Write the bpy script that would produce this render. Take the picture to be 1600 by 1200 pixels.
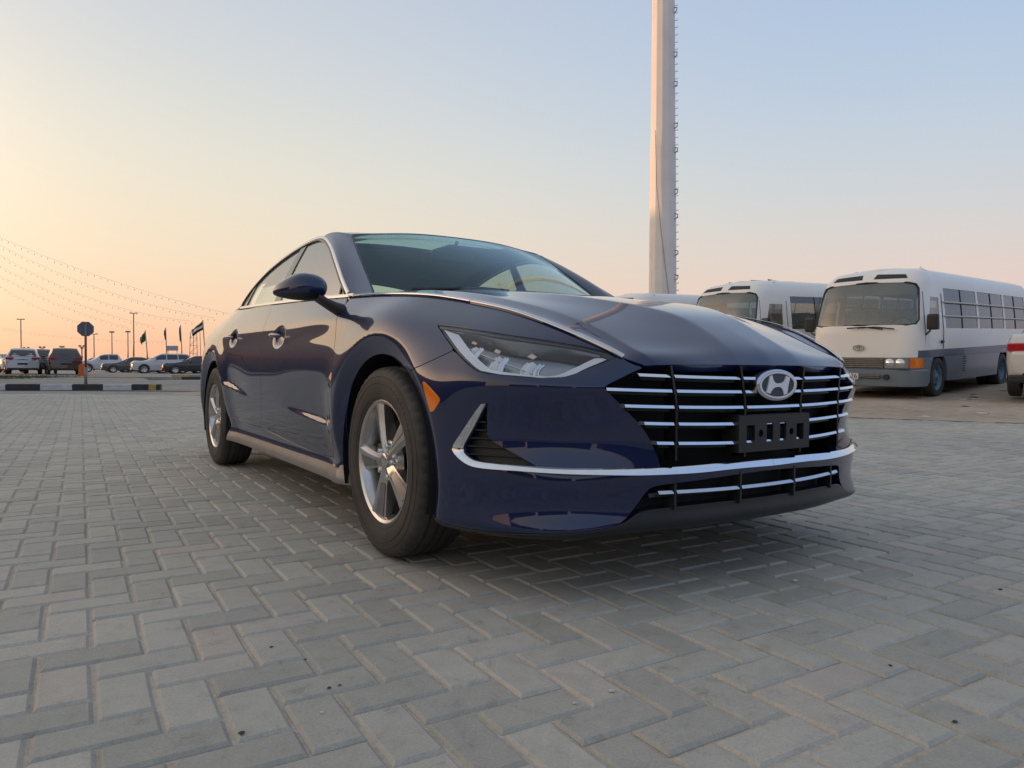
import bpy, bmesh, math, random
import numpy as np
from mathutils import Vector, Matrix, Euler
from mathutils.geometry import delaunay_2d_cdt

for o in list(bpy.data.objects): bpy.data.objects.remove(o, do_unlink=True)
scene = bpy.context.scene
# ---------------------------------------------------------------- camera: held low, level with the bonnet, slight roll
cam_d = bpy.data.cameras.new('camera'); cam = bpy.data.objects.new('camera', cam_d); scene.collection.objects.link(cam)
cam_d.sensor_width = 36; cam_d.sensor_fit = 'HORIZONTAL'; cam_d.lens = 36*1123.6/1600; cam_d.clip_start = .05; cam_d.clip_end = 5000
cam.matrix_world = Matrix.Translation((0, 0, .652)) @ Matrix.Rotation(math.radians(90-1.0912), 4, 'X') @ Matrix.Rotation(math.radians(.359), 4, 'Z')
scene.camera = cam
# ---------------------------------------------------------------- dusk sky and the last sun, low to the left behind the showroom
SUN_AZ, SUN_EL = -76.0, 3.0            # degrees right of the view direction, above the horizon
world = bpy.data.worlds.new('World'); scene.world = world; world.use_nodes = True
nt = world.node_tree; nt.nodes.clear()
wo = nt.nodes.new('ShaderNodeOutputWorld'); bg = nt.nodes.new('ShaderNodeBackground')
sky = nt.nodes.new('ShaderNodeTexSky'); sky.sky_type = 'NISHITA'; sky.sun_disc = False
sky.sun_elevation = math.radians(SUN_EL); sky.sun_rotation = math.radians(SUN_AZ)
sky.altitude = 0; sky.air_density = 1.0; sky.dust_density = 1.5; sky.ozone_density = 2.0
# hazy desert dusk: warm towards the sun, mauve then blue away from it, mixed with the Nishita sky
_a, _e = math.radians(SUN_AZ), math.radians(SUN_EL)
_sd = Vector((math.sin(_a)*math.cos(_e), math.cos(_a)*math.cos(_e), math.sin(_e)))
def wnode(t, **kw):
    n = nt.nodes.new(t)
    for k, v in kw.items(): setattr(n, k, v)
    return n
def wmath(op, a, b=None, clamp=False):
    n = wnode('ShaderNodeMath', operation=op, use_clamp=clamp)
    for i, v in enumerate((a, b)):
        if v is None: continue
        if isinstance(v, (int, float)): n.inputs[i].default_value = v
        else: nt.links.new(v, n.inputs[i])
    return n.outputs[0]
def wramp(fac, stops):
    n = wnode('ShaderNodeValToRGB'); e = n.color_ramp.elements; n.color_ramp.interpolation = 'EASE'
    n.color_ramp.interpolation = 'B_SPLINE'
    while len(e) < len(stops): e.new(.5)
    for q, (p, c) in zip(e, stops): q.position = p; q.color = (*c, 1)
    nt.links.new(fac, n.inputs[0]); return n.outputs[0]
def wmix(fac, a, b):
    n = wnode('ShaderNodeMix', data_type='RGBA', clamp_factor=True)
    for i, v in ((0, fac), (6, a), (7, b)):
        if isinstance(v, (int, float)): n.inputs[i].default_value = v
        else: nt.links.new(v, n.inputs[i])
    return n.outputs[2]
tc = wnode('ShaderNodeTexCoord'); sx = wnode('ShaderNodeSeparateXYZ'); nt.links.new(tc.outputs['Generated'], sx.inputs[0])
X, Y, Z = sx.outputs
hyp = wmath('SQRT', wmath('ADD', wmath('ADD', wmath('MULTIPLY', X, X), wmath('MULTIPLY', Y, Y)), 1e-6))
cosa = wmath('DIVIDE', wmath('ADD', wmath('MULTIPLY', X, math.sin(_a)), wmath('MULTIPLY', Y, math.cos(_a))), hyp)
elev = wmath('MAXIMUM', Z, 0.0)
warm = wramp(elev, [(0,(.93,.47,.28)),(.035,(.94,.54,.34)),(.075,(.94,.65,.43)),(.15,(.91,.74,.52)),(.25,(.82,.77,.63)),(.35,(.70,.70,.66)),(.46,(.58,.62,.68)),(.7,(.52,.56,.62)),(1,(.46,.48,.52))])
cool = wramp(elev, [(0,(.82,.53,.44)),(.06,(.82,.57,.49)),(.13,(.74,.625,.565)),(.22,(.61,.645,.66)),(.33,(.49,.59,.72)),(.46,(.40,.525,.74)),(.7,(.44,.50,.60)),(1,(.46,.48,.52))])
anti = wramp(elev, [(0,(.30,.30,.38)),(.05,(.43,.41,.48)),(.10,(.45,.47,.58)),(.18,(.37,.46,.68)),(.30,(.31,.44,.72)),(.5,(.30,.43,.71)),(.75,(.37,.46,.62)),(1,(.46,.48,.52))])
f1 = wnode('ShaderNodeMapRange', interpolation_type='SMOOTHSTEP'); nt.links.new(cosa, f1.inputs[0]); f1.inputs[1].default_value = -.38; f1.inputs[2].default_value = .86
f2 = wnode('ShaderNodeMapRange', interpolation_type='SMOOTHSTEP'); nt.links.new(cosa, f2.inputs[0]); f2.inputs[1].default_value = -.9; f2.inputs[2].default_value = -.28
dusk = wmix(f2.outputs[0], anti, wmix(f1.outputs[0], cool, warm))
nis = wnode('ShaderNodeMix', data_type='RGBA', blend_type='MULTIPLY'); nis.inputs[0].default_value = 1
nt.links.new(sky.outputs[0], nis.inputs[6]); nis.inputs[7].default_value = (.022,.021,.023,1)
ad = wnode('ShaderNodeMix', data_type='RGBA', blend_type='ADD'); ad.inputs[0].default_value = 1
nt.links.new(dusk, ad.inputs[6]); nt.links.new(nis.outputs[2], ad.inputs[7])
# broad aureole round the setting sun
dots = wmath('MAXIMUM', wmath('ADD', wmath('ADD', wmath('MULTIPLY', X, _sd.x), wmath('MULTIPLY', Y, _sd.y)), wmath('MULTIPLY', Z, _sd.z)), 0.0)
gl = wmath('POWER', dots, 11.0); gs = wnode('ShaderNodeVectorMath', operation='SCALE'); gs.inputs[0].default_value = (3.3,1.95,1.02); nt.links.new(gl, gs.inputs['Scale'])
ad2 = wnode('ShaderNodeMix', data_type='RGBA', blend_type='ADD'); ad2.inputs[0].default_value = 1; nt.links.new(ad.outputs[2], ad2.inputs[6]); nt.links.new(gs.outputs[0], ad2.inputs[7]); col = ad2.outputs[2]
bg.inputs['Strength'].default_value = 1.0
nt.links.new(col, bg.inputs['Color']); nt.links.new(bg.outputs[0], wo.inputs['Surface'])
sun_d = bpy.data.lights.new('sun', 'SUN'); sun = bpy.data.objects.new('sun', sun_d); scene.collection.objects.link(sun)
sun_d.energy = 2.6; sun_d.angle = math.radians(.6); sun_d.color = (1, .52, .26)
sun.rotation_euler = _sd.to_track_quat('Z', 'Y').to_euler(); sun.location = (-20, 0, 12)
vs_ = scene.view_settings; vs_.view_transform = 'Standard'; vs_.look = 'None'; vs_.exposure = 0.0; vs_.gamma = 1.0; vs_.use_curve_mapping = False
scene.render.engine = 'CYCLES'; scene.cycles.max_bounces = 8; scene.cycles.transparent_max_bounces = 16
# ---------------------------------------------------------------- helpers
C = bpy.context.scene.collection
PI = math.pi
random.seed(7)
def tag(o, label=None, cat=None, group=None, kind=None):
    if label: o['label'] = label
    if cat: o['category'] = cat
    if group: o['group'] = group
    if kind: o['kind'] = kind
    return o
def empty(name, loc=(0,0,0), rz=0.0, parent=None):
    o = bpy.data.objects.new(name, None); C.objects.link(o); o.location = loc; o.rotation_euler = (0, 0, rz)
    if parent: o.parent = parent
    return o
def mobj(name, verts, faces, mat, parent=None, smooth=False, normals=None, mats=None, fmat=None, angle=None):
    me = bpy.data.meshes.new(name)
    me.from_pydata([tuple(map(float, v)) for v in verts], [], [tuple(map(int, f)) for f in faces]); me.update()
    for m in (mats or [mat]): me.materials.append(m)
    if fmat is not None: me.polygons.foreach_set('material_index', np.asarray(fmat, np.int32))
    if smooth or normals is not None or angle is not None:
        me.polygons.foreach_set('use_smooth', [True]*len(me.polygons))
    if angle is not None: me.set_sharp_from_angle(angle=math.radians(angle))
    if normals is not None: me.normals_split_custom_set_from_vertices([tuple(map(float, n)) for n in normals])
    o = bpy.data.objects.new(name, me); C.objects.link(o)
    if parent: o.parent = parent
    return o
class MB:
    """collects simple solids into one mesh"""
    def __init__(s): s.v = []; s.f = []; s.m = []; s.cm = 0
    def add(s, vs, fs):
        n = len(s.v); s.v += [tuple(v) for v in vs]; s.f += [tuple(i+n for i in f) for f in fs]; s.m += [s.cm]*len(fs); return s
    def box(s, x0, y0, z0, x1, y1, z1, ch=0.0):
        if ch <= 0:
            vs = [(x, y, z) for z in (z0, z1) for y in (y0, y1) for x in (x0, x1)]
            return s.add(vs, [(0,2,3,1),(4,5,7,6),(0,1,5,4),(2,6,7,3),(0,4,6,2),(1,3,7,5)])
        cx, cy, cz = (x0+x1)/2, (y0+y1)/2, (z0+z1)/2; hx, hy, hz = abs(x1-x0)/2, abs(y1-y0)/2, abs(z1-z0)/2
        ch = min(ch, hx*.9, hy*.9, hz*.9); bm = bmesh.new(); bmesh.ops.create_cube(bm, size=2)
        for v in bm.verts: v.co = Vector((v.co.x*hx+cx, v.co.y*hy+cy, v.co.z*hz+cz))
        bmesh.ops.bevel(bm, geom=bm.edges[:], offset=ch, segments=2, affect='EDGES', profile=.6)
        return s.bm(bm)
    def bm(s, bm):
        bm.verts.index_update(); vs = [v.co[:] for v in bm.verts]; fs = [[v.index for v in f.verts] for f in bm.faces]
        bm.free(); return s.add(vs, fs)
    def tube(s, pts, r, n=8, cap=True):
        pts = [Vector(p) for p in pts]; rs = r if hasattr(r, '__len__') else [r]*len(pts); vs = []; fs = []
        up = None
        for i, p in enumerate(pts):
            t = (pts[min(i+1, len(pts)-1)]-pts[max(i-1, 0)]).normalized()
            if up is None: up = Vector((0,0,1)) if abs(t.z) < .9 else Vector((1,0,0))
            a = t.cross(up).normalized(); up = a.cross(t).normalized()
            for k in range(n):
                c, q = math.cos(2*PI*k/n), math.sin(2*PI*k/n); vs.append(p+(a*c+up*q)*rs[i])
        for i in range(len(pts)-1):
            for k in range(n): fs.append((i*n+k, i*n+(k+1)%n, (i+1)*n+(k+1)%n, (i+1)*n+k))
        if cap: fs += [tuple(range(n-1, -1, -1)), tuple((len(pts)-1)*n+k for k in range(n))]
        return s.add(vs, fs)
    def lathe(s, prof, n=48, axis='y', close=False, c=(0,0,0)):
        """prof: (r, h) pairs; turned about axis through c"""
        vs = []; fs = []; m = len(prof)
        for k in range(n):
            a = 2*PI*k/n; ca, sa = math.cos(a), math.sin(a)
            for r, h in prof:
                p = (r*ca, h, r*sa) if axis == 'y' else ((r*ca, r*sa, h) if axis == 'z' else (h, r*ca, r*sa))
                vs.append((p[0]+c[0], p[1]+c[1], p[2]+c[2]))
        for k in range(n):
            k2 = (k+1) % n
            for i in range(m-1 if not close else m):
                j = (i+1) % m; fs.append((k*m+i, k*m+j, k2*m+j, k2*m+i))
        return s.add(vs, fs)
    def prism(s, poly, h0, h1, fn):
        """closed polygon poly (u,v) extruded from h0 to h1; fn(u,v,h)->xyz"""
        n = len(poly); vs = [fn(u, v, h0) for u, v in poly]+[fn(u, v, h1) for u, v in poly]
        fs = [tuple(range(n-1, -1, -1)), tuple(range(n, 2*n))]+[(i, (i+1) % n, n+(i+1) % n, n+i) for i in range(n)]
        return s.add(vs, fs)
    def build(s, name, mat, parent=None, smooth=False, angle=None, mats=None, fix=False):
        o = mobj(name, s.v, s.f, mat, parent, smooth, None, mats, s.m if mats else None, angle)
        if fix:
            bm = bmesh.new(); bm.from_mesh(o.data); bmesh.ops.recalc_face_normals(bm, faces=bm.faces[:]); bm.to_mesh(o.data); bm.free()
        return o
def copy_tree(o, parent=None):
    c = o.copy(); C.objects.link(c); c.parent = parent
    for ch in list(o.children): copy_tree(ch, c)
    return c
# --- polygons in a surface's parameter domain -------------------------------
def pip(pts, poly):
    x, y = pts[:, 0], pts[:, 1]; ins = np.zeros(len(pts), bool); n = len(poly)
    for i in range(n):
        x0, y0 = poly[i]; x1, y1 = poly[(i+1) % n]
        if y0 == y1: continue
        c = ((y0 > y) != (y1 > y)) & (x < (x1-x0)*(y-y0)/(y1-y0)+x0); ins ^= c
    return ins
def seg_dist(pts, poly):
    d = np.full(len(pts), 1e9); n = len(poly)
    for i in range(n):
        a = poly[i]; b = poly[(i+1) % n]; ab = b-a; L = ab@ab
        if L < 1e-14: continue
        t = np.clip(((pts-a)@ab)/L, 0, 1); d = np.minimum(d, np.linalg.norm(pts-a-t[:, None]*ab, axis=1))
    return d
def soften(pl, closed=False, it=2, keep=38):
    """corner-keeping Chaikin"""
    pl = [np.array(p, float) for p in pl]
    for _ in range(it):
        n = len(pl); out = []
        for i in range(n):
            p = pl[i]
            if not closed and i in (0, n-1): out.append(p); continue
            a = pl[i-1]; b = pl[(i+1) % n]; u = p-a; w = b-p
            lu, lw = np.linalg.norm(u), np.linalg.norm(w)
            if lu < 1e-9 or lw < 1e-9: continue
            ang = math.degrees(math.acos(max(-1, min(1, (u@w)/(lu*lw)))))
            if ang > keep: out.append(p)
            else: out += [p-u*.25, p+w*.25]
        pl = out
    return np.array(pl)
def resample(pl, sp, closed=True):
    pl = np.asarray(pl, float); out = []; n = len(pl)
    for i in range(n if closed else n-1):
        a, b = pl[i], pl[(i+1) % n]; k = max(1, int(math.ceil(np.linalg.norm(b-a)/sp)))
        for j in range(k): out.append(a+(b-a)*j/k)
    if not closed: out.append(pl[-1])
    return np.array(out)
def domain_mesh(outer, holes, sp):
    loops = [resample(l, sp) for l in [outer]+list(holes)]
    allb = np.concatenate(loops); edges = []; k = 0
    for l in loops:
        n = len(l); edges += [(k+i, k+(i+1) % n) for i in range(n)]; k += n
    lo, hi = allb.min(0), allb.max(0)
    gx, gy = np.meshgrid(np.arange(lo[0], hi[0], sp), np.arange(lo[1], hi[1], sp)); g = np.stack([gx.ravel(), gy.ravel()], 1)
    g[:, 0] += (np.arange(len(g))//gx.shape[1] % 2)*sp*.5
    m = pip(g, loops[0])
    for h in loops[1:]: m &= ~pip(g, h)
    g = g[m]
    dmin = np.full(len(g), 1e9)
    for l in loops: dmin = np.minimum(dmin, seg_dist(g, l))
    g = g[dmin > sp*.45]
    pts = np.concatenate([allb, g])
    r = delaunay_2d_cdt([Vector(p) for p in pts], edges, [], 1, 1e-7)
    vs = np.array([v[:] for v in r[0]]); fs = np.array(r[2])
    cen = vs[fs].mean(1); ok = pip(cen, loops[0])
    for h in loops[1:]: ok &= ~pip(cen, h)
    fs = fs[ok]
    a, b, c = vs[fs[:, 0]], vs[fs[:, 1]], vs[fs[:, 2]]
    area = (b[:, 0]-a[:, 0])*(c[:, 1]-a[:, 1])-(b[:, 1]-a[:, 1])*(c[:, 0]-a[:, 0])
    fs = fs[np.abs(area) > 1e-10]
    return vs, fs
def surf_panel(name, fn, outer, mat, parent, holes=(), sp=.014, sc=(1,.06), gap=.002, off=0.0, flange=.012, ref=(-1.2,0,.5), sides=(-1,), eps=None, fl_mat=None):
    """a skin panel: polygon(s) in the (a,b) domain of fn, its free edges inset by gap and rolled inwards by flange"""
    sc = np.array(sc); e = eps or (1e-3/sc[0], 1e-3/sc[1])
    outer = np.asarray(outer, float); hs = [np.asarray(h, float) for h in holes]
    def nrm(d):
        A = fn(d[:, 0]+e[0], d[:, 1])-fn(d[:, 0]-e[0], d[:, 1]); B = fn(d[:, 0], d[:, 1]+e[1])-fn(d[:, 0], d[:, 1]-e[1])
        n = np.cross(A, B); n /= np.maximum(np.linalg.norm(n, axis=1), 1e-12)[:, None]
        return n, A/(2*e[0]), B/(2*e[1])
    def inset(l, hole):
        l = resample(l*sc, sp)/sc; p = fn(l[:, 0], l[:, 1]); n, A, B = nrm(l)
        L2 = l*sc; ar = np.sum(L2[:, 0]*np.roll(L2[:, 1], -1)-np.roll(L2[:, 0], -1)*L2[:, 1])
        t1 = L2-np.roll(L2, 1, 0); t2 = np.roll(L2, -1, 0)-L2
        t1 /= np.maximum(np.linalg.norm(t1, axis=1), 1e-9)[:, None]; t2 /= np.maximum(np.linalg.norm(t2, axis=1), 1e-9)[:, None]
        t = t1+t2; t /= np.maximum(np.linalg.norm(t, axis=1), 1e-6)[:, None]
        inw = np.stack([-t[:, 1], t[:, 0]], 1)*(1 if ar > 0 else -1)*(-1 if hole else 1)
        ctr = p[:, 1] < 2e-3
        dl = inw/sc; mag = np.linalg.norm(A*dl[:, :1]+B*dl[:, 1:], axis=1)
        kk = np.clip(1/np.maximum(np.abs((t*t1).sum(1)), .5), 1, 2)
        q = l+dl*(gap*kk/np.maximum(mag, 1e-6))[:, None]
        q[ctr] = l[ctr]
        return q
    lo = inset(outer, False); lh = [inset(h, True) for h in hs]
    vs, fs = domain_mesh(lo*sc, [h*sc for h in lh], sp); d = vs/sc
    P3 = fn(d[:, 0], d[:, 1]); N3, A, B = nrm(d)
    sgn = np.sign(np.median(((P3-np.array(ref))*N3).sum(1))); N3 = N3*sgn
    P3 = P3+N3*off
    # face orientation
    f0 = fs[len(fs)//2]; fn_ = np.cross(P3[fs[:, 1]]-P3[fs[:, 0]], P3[fs[:, 2]]-P3[fs[:, 0]])
    flip = (fn_*N3[fs[:, 0]]).sum(1) < 0; fs[flip] = fs[flip][:, ::-1]
    ctr = np.abs(P3[:, 1]) < 2e-3
    # boundary edges
    from collections import Counter
    ec = Counter(); 
    for f in fs:
        for i in range(3):
            ec[(f[i], f[(i+1) % 3])] += 1
    bnd = [(a, b) for (a, b) in ec if (b, a) not in ec and not (ctr[a] and ctr[b])]
    V = [P3]; NN = [N3]; F = [list(map(tuple, fs))]; n0 = len(P3); FM = [0]*len(fs)
    if flange > 0 and bnd:
        idx = sorted({i for e_ in bnd for i in e_}); mp = {i: k for k, i in enumerate(idx)}; ia = np.array(idx)
        outd = np.zeros((len(idx), 3))
        for a, b in bnd:
            t = P3[b]-P3[a]; o_ = np.cross(t, N3[a]); o_ /= max(np.linalg.norm(o_), 1e-9)
            outd[mp[a]] += o_; outd[mp[b]] += o_
        outd /= np.maximum(np.linalg.norm(outd, axis=1), 1e-6)[:, None]
        r1 = P3[ia]+outd*.0008-N3[ia]*.0015; r2 = P3[ia]+outd*.0008-N3[ia]*flange
        k = len(idx); nn1 = outd*.7+N3[ia]*.7
        V += [P3[ia], r1, r1, r2]; NN += [N3[ia]*.8+outd*.6, nn1, outd, outd]
        b0 = n0; ff = []
        for a, b in bnd:
            i, j = mp[a], mp[b]
            ff.append((b0+j, b0+i, b0+k+i, b0+k+j)); ff.append((b0+2*k+j, b0+2*k+i, b0+3*k+i, b0+3*k+j))
        F.append(ff); FM += [1 if fl_mat else 0]*len(ff)
    V = np.concatenate(V); NN = np.concatenate(NN); F = [f for g in F for f in g]
    NN /= np.maximum(np.linalg.norm(NN, axis=1), 1e-9)[:, None]
    def emit(sg):
        vv = V*np.array([1, sg, 1]); nn = NN*np.array([1, sg, 1])
        ff = F if sg > 0 else [f[::-1] for f in F]
        return vv, nn, ff
    mats = [mat, fl_mat] if fl_mat else [mat]
    if sides == 'joined':
        v1, n1, f1 = emit(-1); v2, n2, f2 = emit(1)
        for nn in (n1, n2):
            c2 = np.abs(v1[:, 1]) < 2e-3; nn[c2, 1] = 0
        v1 = v1.copy(); v2 = v2.copy(); v1[np.abs(v1[:, 1]) < 2e-3, 1] = 0; v2[np.abs(v2[:, 1]) < 2e-3, 1] = 0
        vv = np.concatenate([v1, v2]); nn = np.concatenate([n1, n2]); ff = list(f1)+[tuple(i+len(v1) for i in f) for f in f2]
        return mobj(name, vv, ff, mat, parent, True, nn, mats, FM+FM if fl_mat else None)
    return [mobj(name, *emit(sg)[0::2], mat, parent, True, emit(sg)[1], mats, FM if fl_mat else None) for sg in sides]
# ---------------------------------------------------------------- car body surfaces (numpy)
def nat_spline(t, Y):
    """natural cubic spline through Y (n,...) at t, returns evaluator"""
    t = np.asarray(t, float); Y = np.asarray(Y, float); n = len(t)
    h = np.diff(t); sh = Y.shape[1:]; Y2 = Y.reshape(n, -1)
    A = np.eye(n); B = np.zeros_like(Y2)
    for i in range(1, n-1):
        A[i, i-1] = h[i-1]; A[i, i] = 2*(h[i-1]+h[i]); A[i, i+1] = h[i]
        B[i] = 6*((Y2[i+1]-Y2[i])/h[i] - (Y2[i]-Y2[i-1])/h[i-1])
    M = np.linalg.solve(A, B)
    def ev(x):
        x = np.atleast_1d(np.asarray(x, float)); i = np.clip(np.searchsorted(t, x)-1, 0, n-2)
        a = ((t[i+1]-x)/h[i])[:, None]; b = 1-a; hh = h[i][:, None]
        r = a*Y2[i]+b*Y2[i+1]+((a**3-a)*M[i]+(b**3-b)*M[i+1])*hh**2/6
        return r.reshape((len(x),)+sh)
    return ev
def bsp_basis(v, n):
    """uniform cubic B-spline with reflected end points; v in [0,n-1]; returns idx (m,4), weights"""
    v = np.clip(np.asarray(v, float), 0, n-1-1e-9); i = np.floor(v).astype(int); u = v-i
    W = np.stack([(1-u)**3, 3*u**3-6*u**2+4, -3*u**3+3*u**2+3*u+1, u**3], -1)/6
    return i, W
def bsp_eval(v, G):
    """G (m, n, 3): per-sample control rows; v (m,)"""
    n = G.shape[1]
    g0 = 2*G[:, :1]-G[:, 1:2]; g1 = 2*G[:, -1:]-G[:, -2:-1]
    E = np.concatenate([g0, G, g1], 1)
    i, W = bsp_basis(v, n); r = np.arange(len(v))
    return sum(W[:, k:k+1]*E[r, i+k] for k in range(4))
def sm(a, b, x):
    u = np.clip((x-a)/(b-a), 0, 1); return u*u*(3-2*u)

REF = np.array([(.912,0),(.906,.15),(.887,.33),(.853,.48),(.815,.59),(.765,.695),(.695,.785),(.59,.853),(.45,.892),(.20,.912),
 (0,.917),(-.25,.917),(-.55,.915),(-1.0,.915),(-1.55,.915),(-2.1,.915),(-2.5,.917),(-2.84,.918),(-3.15,.910),(-3.45,.880),
 (-3.68,.805),(-3.82,.65),(-3.90,.40),(-3.94,0)])
NS = len(REF)
_ch = np.concatenate([[0], np.cumsum(np.hypot(*np.diff(REF, axis=0).T))])
def _refn():
    ev = nat_spline(_ch, REF); e = 1e-3
    d = ev(np.clip(_ch+e, 0, _ch[-1]))-ev(np.clip(_ch-e, 0, _ch[-1])); d /= np.linalg.norm(d, axis=1)[:, None]
    n = np.stack([-d[:, 1], d[:, 0]], 1)*-1       # outward
    n[0] = (1, 0); n[-1] = (-1, 0)
    for i in range(NS):
        if n[i]@(REF[i]-np.array([-1.5, 0])) < 0: n[i] = -n[i]
    return n
REFN = _refn()
KS = [0, 3, 5, 8, 10, 12, 16, 18, 21, 23]
def _row(vals): return np.interp(np.arange(NS), KS, vals)
#            S0    S3    S5    S8    S10   S12   S16   S18   S21   S23
LZ = [_row([.200, .196, .188, .186, .200, .200, .208, .240, .300, .300]),
      _row([.215, .210, .202, .200, .220, .222, .228, .260, .330, .330]),
      _row([.262, .262, .260, .260, .280, .285, .290, .310, .380, .380]),
      _row([.335, .335, .335, .340, .340, .345, .350, .380, .440, .440]),
      _row([.365, .365, .368, .400, .420, .425, .430, .450, .500, .500]),
      _row([.450, .450, .450, .470, .500, .500, .505, .530, .580, .580]),
      _row([.545, .545, .540, .550, .600, .615, .620, .650, .680, .680]),
      _row([.600, .600, .608, .630, .690, .700, .710, .740, .780, .780]),
      _row([.618, .618, .630, .665, .755, .780, .790, .810, .850, .850]),
      _row([.632, .632, .650, .720, .810, .830, .840, .860, .920, .920]),
      _row([.652, .652, .680, .780, .860, .872, .885, .910, .990, .990])]
LO = [_row([-.030,-.030,-.015,-.030,-.024,-.022,-.022,-.040,-.050,-.050]),
      _row([-.002,-.002, .014,-.004,-.018,-.015,-.015,-.030,-.020,-.020]),
      _row([-.020,-.020,-.016,-.008,-.044,-.050,-.050,-.026, .000, .000]),
      _row([ .000, .000, .000,-.002,-.022,-.026,-.026,-.010, .000, .000]),
      _row([-.002,-.002,-.004, .000,-.004,-.006,-.006, .000, .000, .000]),
      _row([-.010,-.012,-.034, .000, .000, .002, .002, .002, .000, .000]),
      _row([-.004,-.006,-.012, .002, .004, .012, .012, .006,-.005,-.005]),
      _row([ .006, .006, .010, .006, .006, .010, .010, .000,-.020,-.020]),
      _row([ .004, .004,-.004,-.012,-.006,-.008,-.008,-.012,-.050,-.050]),
      _row([ .004, .002,-.020,-.040,-.022,-.016,-.016,-.024,-.060,-.060]),
      _row([ .006, .002,-.056,-.090,-.050,-.022,-.022,-.060,-.100,-.100])]
TOP = np.array([(.920,0,.672),(.914,.15,.672),(.895,.33,.671),(.853,.475,.667),(.822,.520,.686),(.768,.556,.720),(.66,.602,.768),
 (.50,.655,.826),(.34,.695,.865),(.118,.744,.905),(-.031,.773,.922),(-.27,.793,.941),(-.548,.816,.954),(-1.0,.828,.976),(-1.55,.828,1.000),
 (-2.1,.820,1.022),(-2.45,.805,1.036),(-2.74,.772,1.054),(-3.1,.71,1.075),(-3.4,.64,1.09),(-3.6,.60,1.085),(-3.75,.50,1.07),(-3.82,.30,1.065),(-3.85,0,1.06)])
NV = 12
_rows = []
for z, o in zip(LZ, LO):
    _rows.append(np.concatenate([REF+REFN*o[:, None], z[:, None]], 1))
_rows.append(TOP)
_TAB = np.stack(_rows, 1)                       # (NS, NV, 3)
_bev = nat_spline(_ch, _TAB)
SMAX = _ch[-1]
ST = _ch                                         # station arc positions
WHEELS = ((0.0, .336), (-2.84, .336))
R_OPEN, R_OUT = .368, .445
def body(s, v):
    """s: arc position along the plan contour [0,SMAX]; v: level [0,NV-1] -> (x,w,z)"""
    s = np.atleast_1d(np.asarray(s, float)); v = np.atleast_1d(np.asarray(v, float))
    p = bsp_eval(v, _bev(np.clip(s, 0, SMAX)))
    side = sm(.62, .82, p[:, 1])
    for xc, zc in WHEELS:
        r = np.hypot(p[:, 0]-xc, p[:, 2]-zc)
        out = .016*np.exp(-((np.maximum(r, R_OUT)-R_OUT)/.10)**2)*side
        t = np.clip((R_OUT-r)/(R_OUT-R_OPEN), 0, 1.6)
        inn = -.036*(np.sqrt(t*t+.02)-.1414)*side
        p[:, 1] += out*(1-sm(.80,.96,p[:,2])) + np.where(r < R_OUT+.05, inn, 0)
    x, z = p[:, 0], p[:, 2]
    for x0, z0, x1, z1, pk in ((-.40,.405,-1.32,.468,.25),(-1.72,.468,-2.50,.560,.75)):     # light-catching ledges low on the doors
        u = (x-x0)/(x1-x0); zl = z0+(z1-z0)*u
        amp = .015*np.where(u < pk, sm(0, pk, u), 1-sm(pk, 1, u))*((u > 0) & (u < 1))
        p[:, 1] -= amp*side*sm(0, .030, z-zl)*(1-sm(.05, .24, z-zl))
    for xh, zh in ((-1.275,.812),(-2.285,.838)):                                             # handle cups
        p[:, 1] -= .026*side*np.exp(-(((x-xh)/.075)**2+((z-zh)/.040)**2)**2)
    return p
def curve3(pts):
    pts = np.asarray(pts, float); t = np.concatenate([[0], np.cumsum(np.linalg.norm(np.diff(pts, axis=0), axis=1))])
    t /= t[-1]; return nat_spline(t, pts)
# hood: longitudinal curves from the leading edge (t=0) to the cowl (t=1)
HOODC = [curve3([(.920,0,.672),(.880,0,.716),(.84,0,.743),(.75,0,.791),(.66,0,.833),(.55,0,.869),(.4,0,.903),(.2,0,.939),(0,0,.966),(-.2,0,.988),(-.40,0,1.0)]),
 curve3([(.914,.15,.672),(.875,.145,.712),(.842,.14,.736),(.747,.133,.790),(.66,.145,.833),(.55,.19,.869),(.4,.27,.903),(.2,.34,.936),(0,.39,.958),(-.2,.42,.980),(-.42,.44,.990)]),
 curve3([(.900,.31,.672),(.86,.31,.700),(.82,.31,.718),(.73,.31,.764),(.63,.32,.807),(.51,.35,.847),(.36,.41,.882),(.17,.47,.917),(-.01,.51,.942),(-.22,.53,.968),(-.46,.54,.979)]),
 curve3([(.868,.44,.669),(.845,.46,.694),(.80,.468,.716),(.70,.472,.759),(.60,.486,.800),(.48,.51,.841),(.32,.555,.883),(.14,.59,.921),(-.04,.62,.947),(-.27,.64,.968),(-.52,.66,.977)]),
 curve3([(.860,.462,.668),(.834,.492,.684),(.785,.515,.705),(.69,.53,.744),(.585,.56,.786),(.47,.60,.823),(.31,.645,.864),(.12,.68,.905),(-.06,.705,.930),(-.30,.725,.951),(-.545,.74,.965)]),
 curve3([(.853,.475,.667),(.822,.520,.686),(.768,.556,.720),(.66,.602,.768),(.57,.632,.804),(.45,.670,.840),(.30,.705,.874),(.10,.748,.908),(-.07,.776,.925),(-.30,.795,.942),(-.55,.816,.954)])]
_HK = [0, 1, 1, 2, 3, 3, 4, 5]           # crease curves doubled: tighter fold
def hood(t, v):
    t = np.atleast_1d(np.asarray(t, float)); v = np.atleast_1d(np.asarray(v, float))
    cs = [c(t) for c in HOODC]
    return bsp_eval(v*7/5, np.stack([cs[k] for k in _HK], 1))
def jac(fn, a, b, e=1e-4):
    return (fn(a+e, b)-fn(a-e, b))/(2*e), (fn(a, b+e)-fn(a, b-e))/(2*e)
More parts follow.
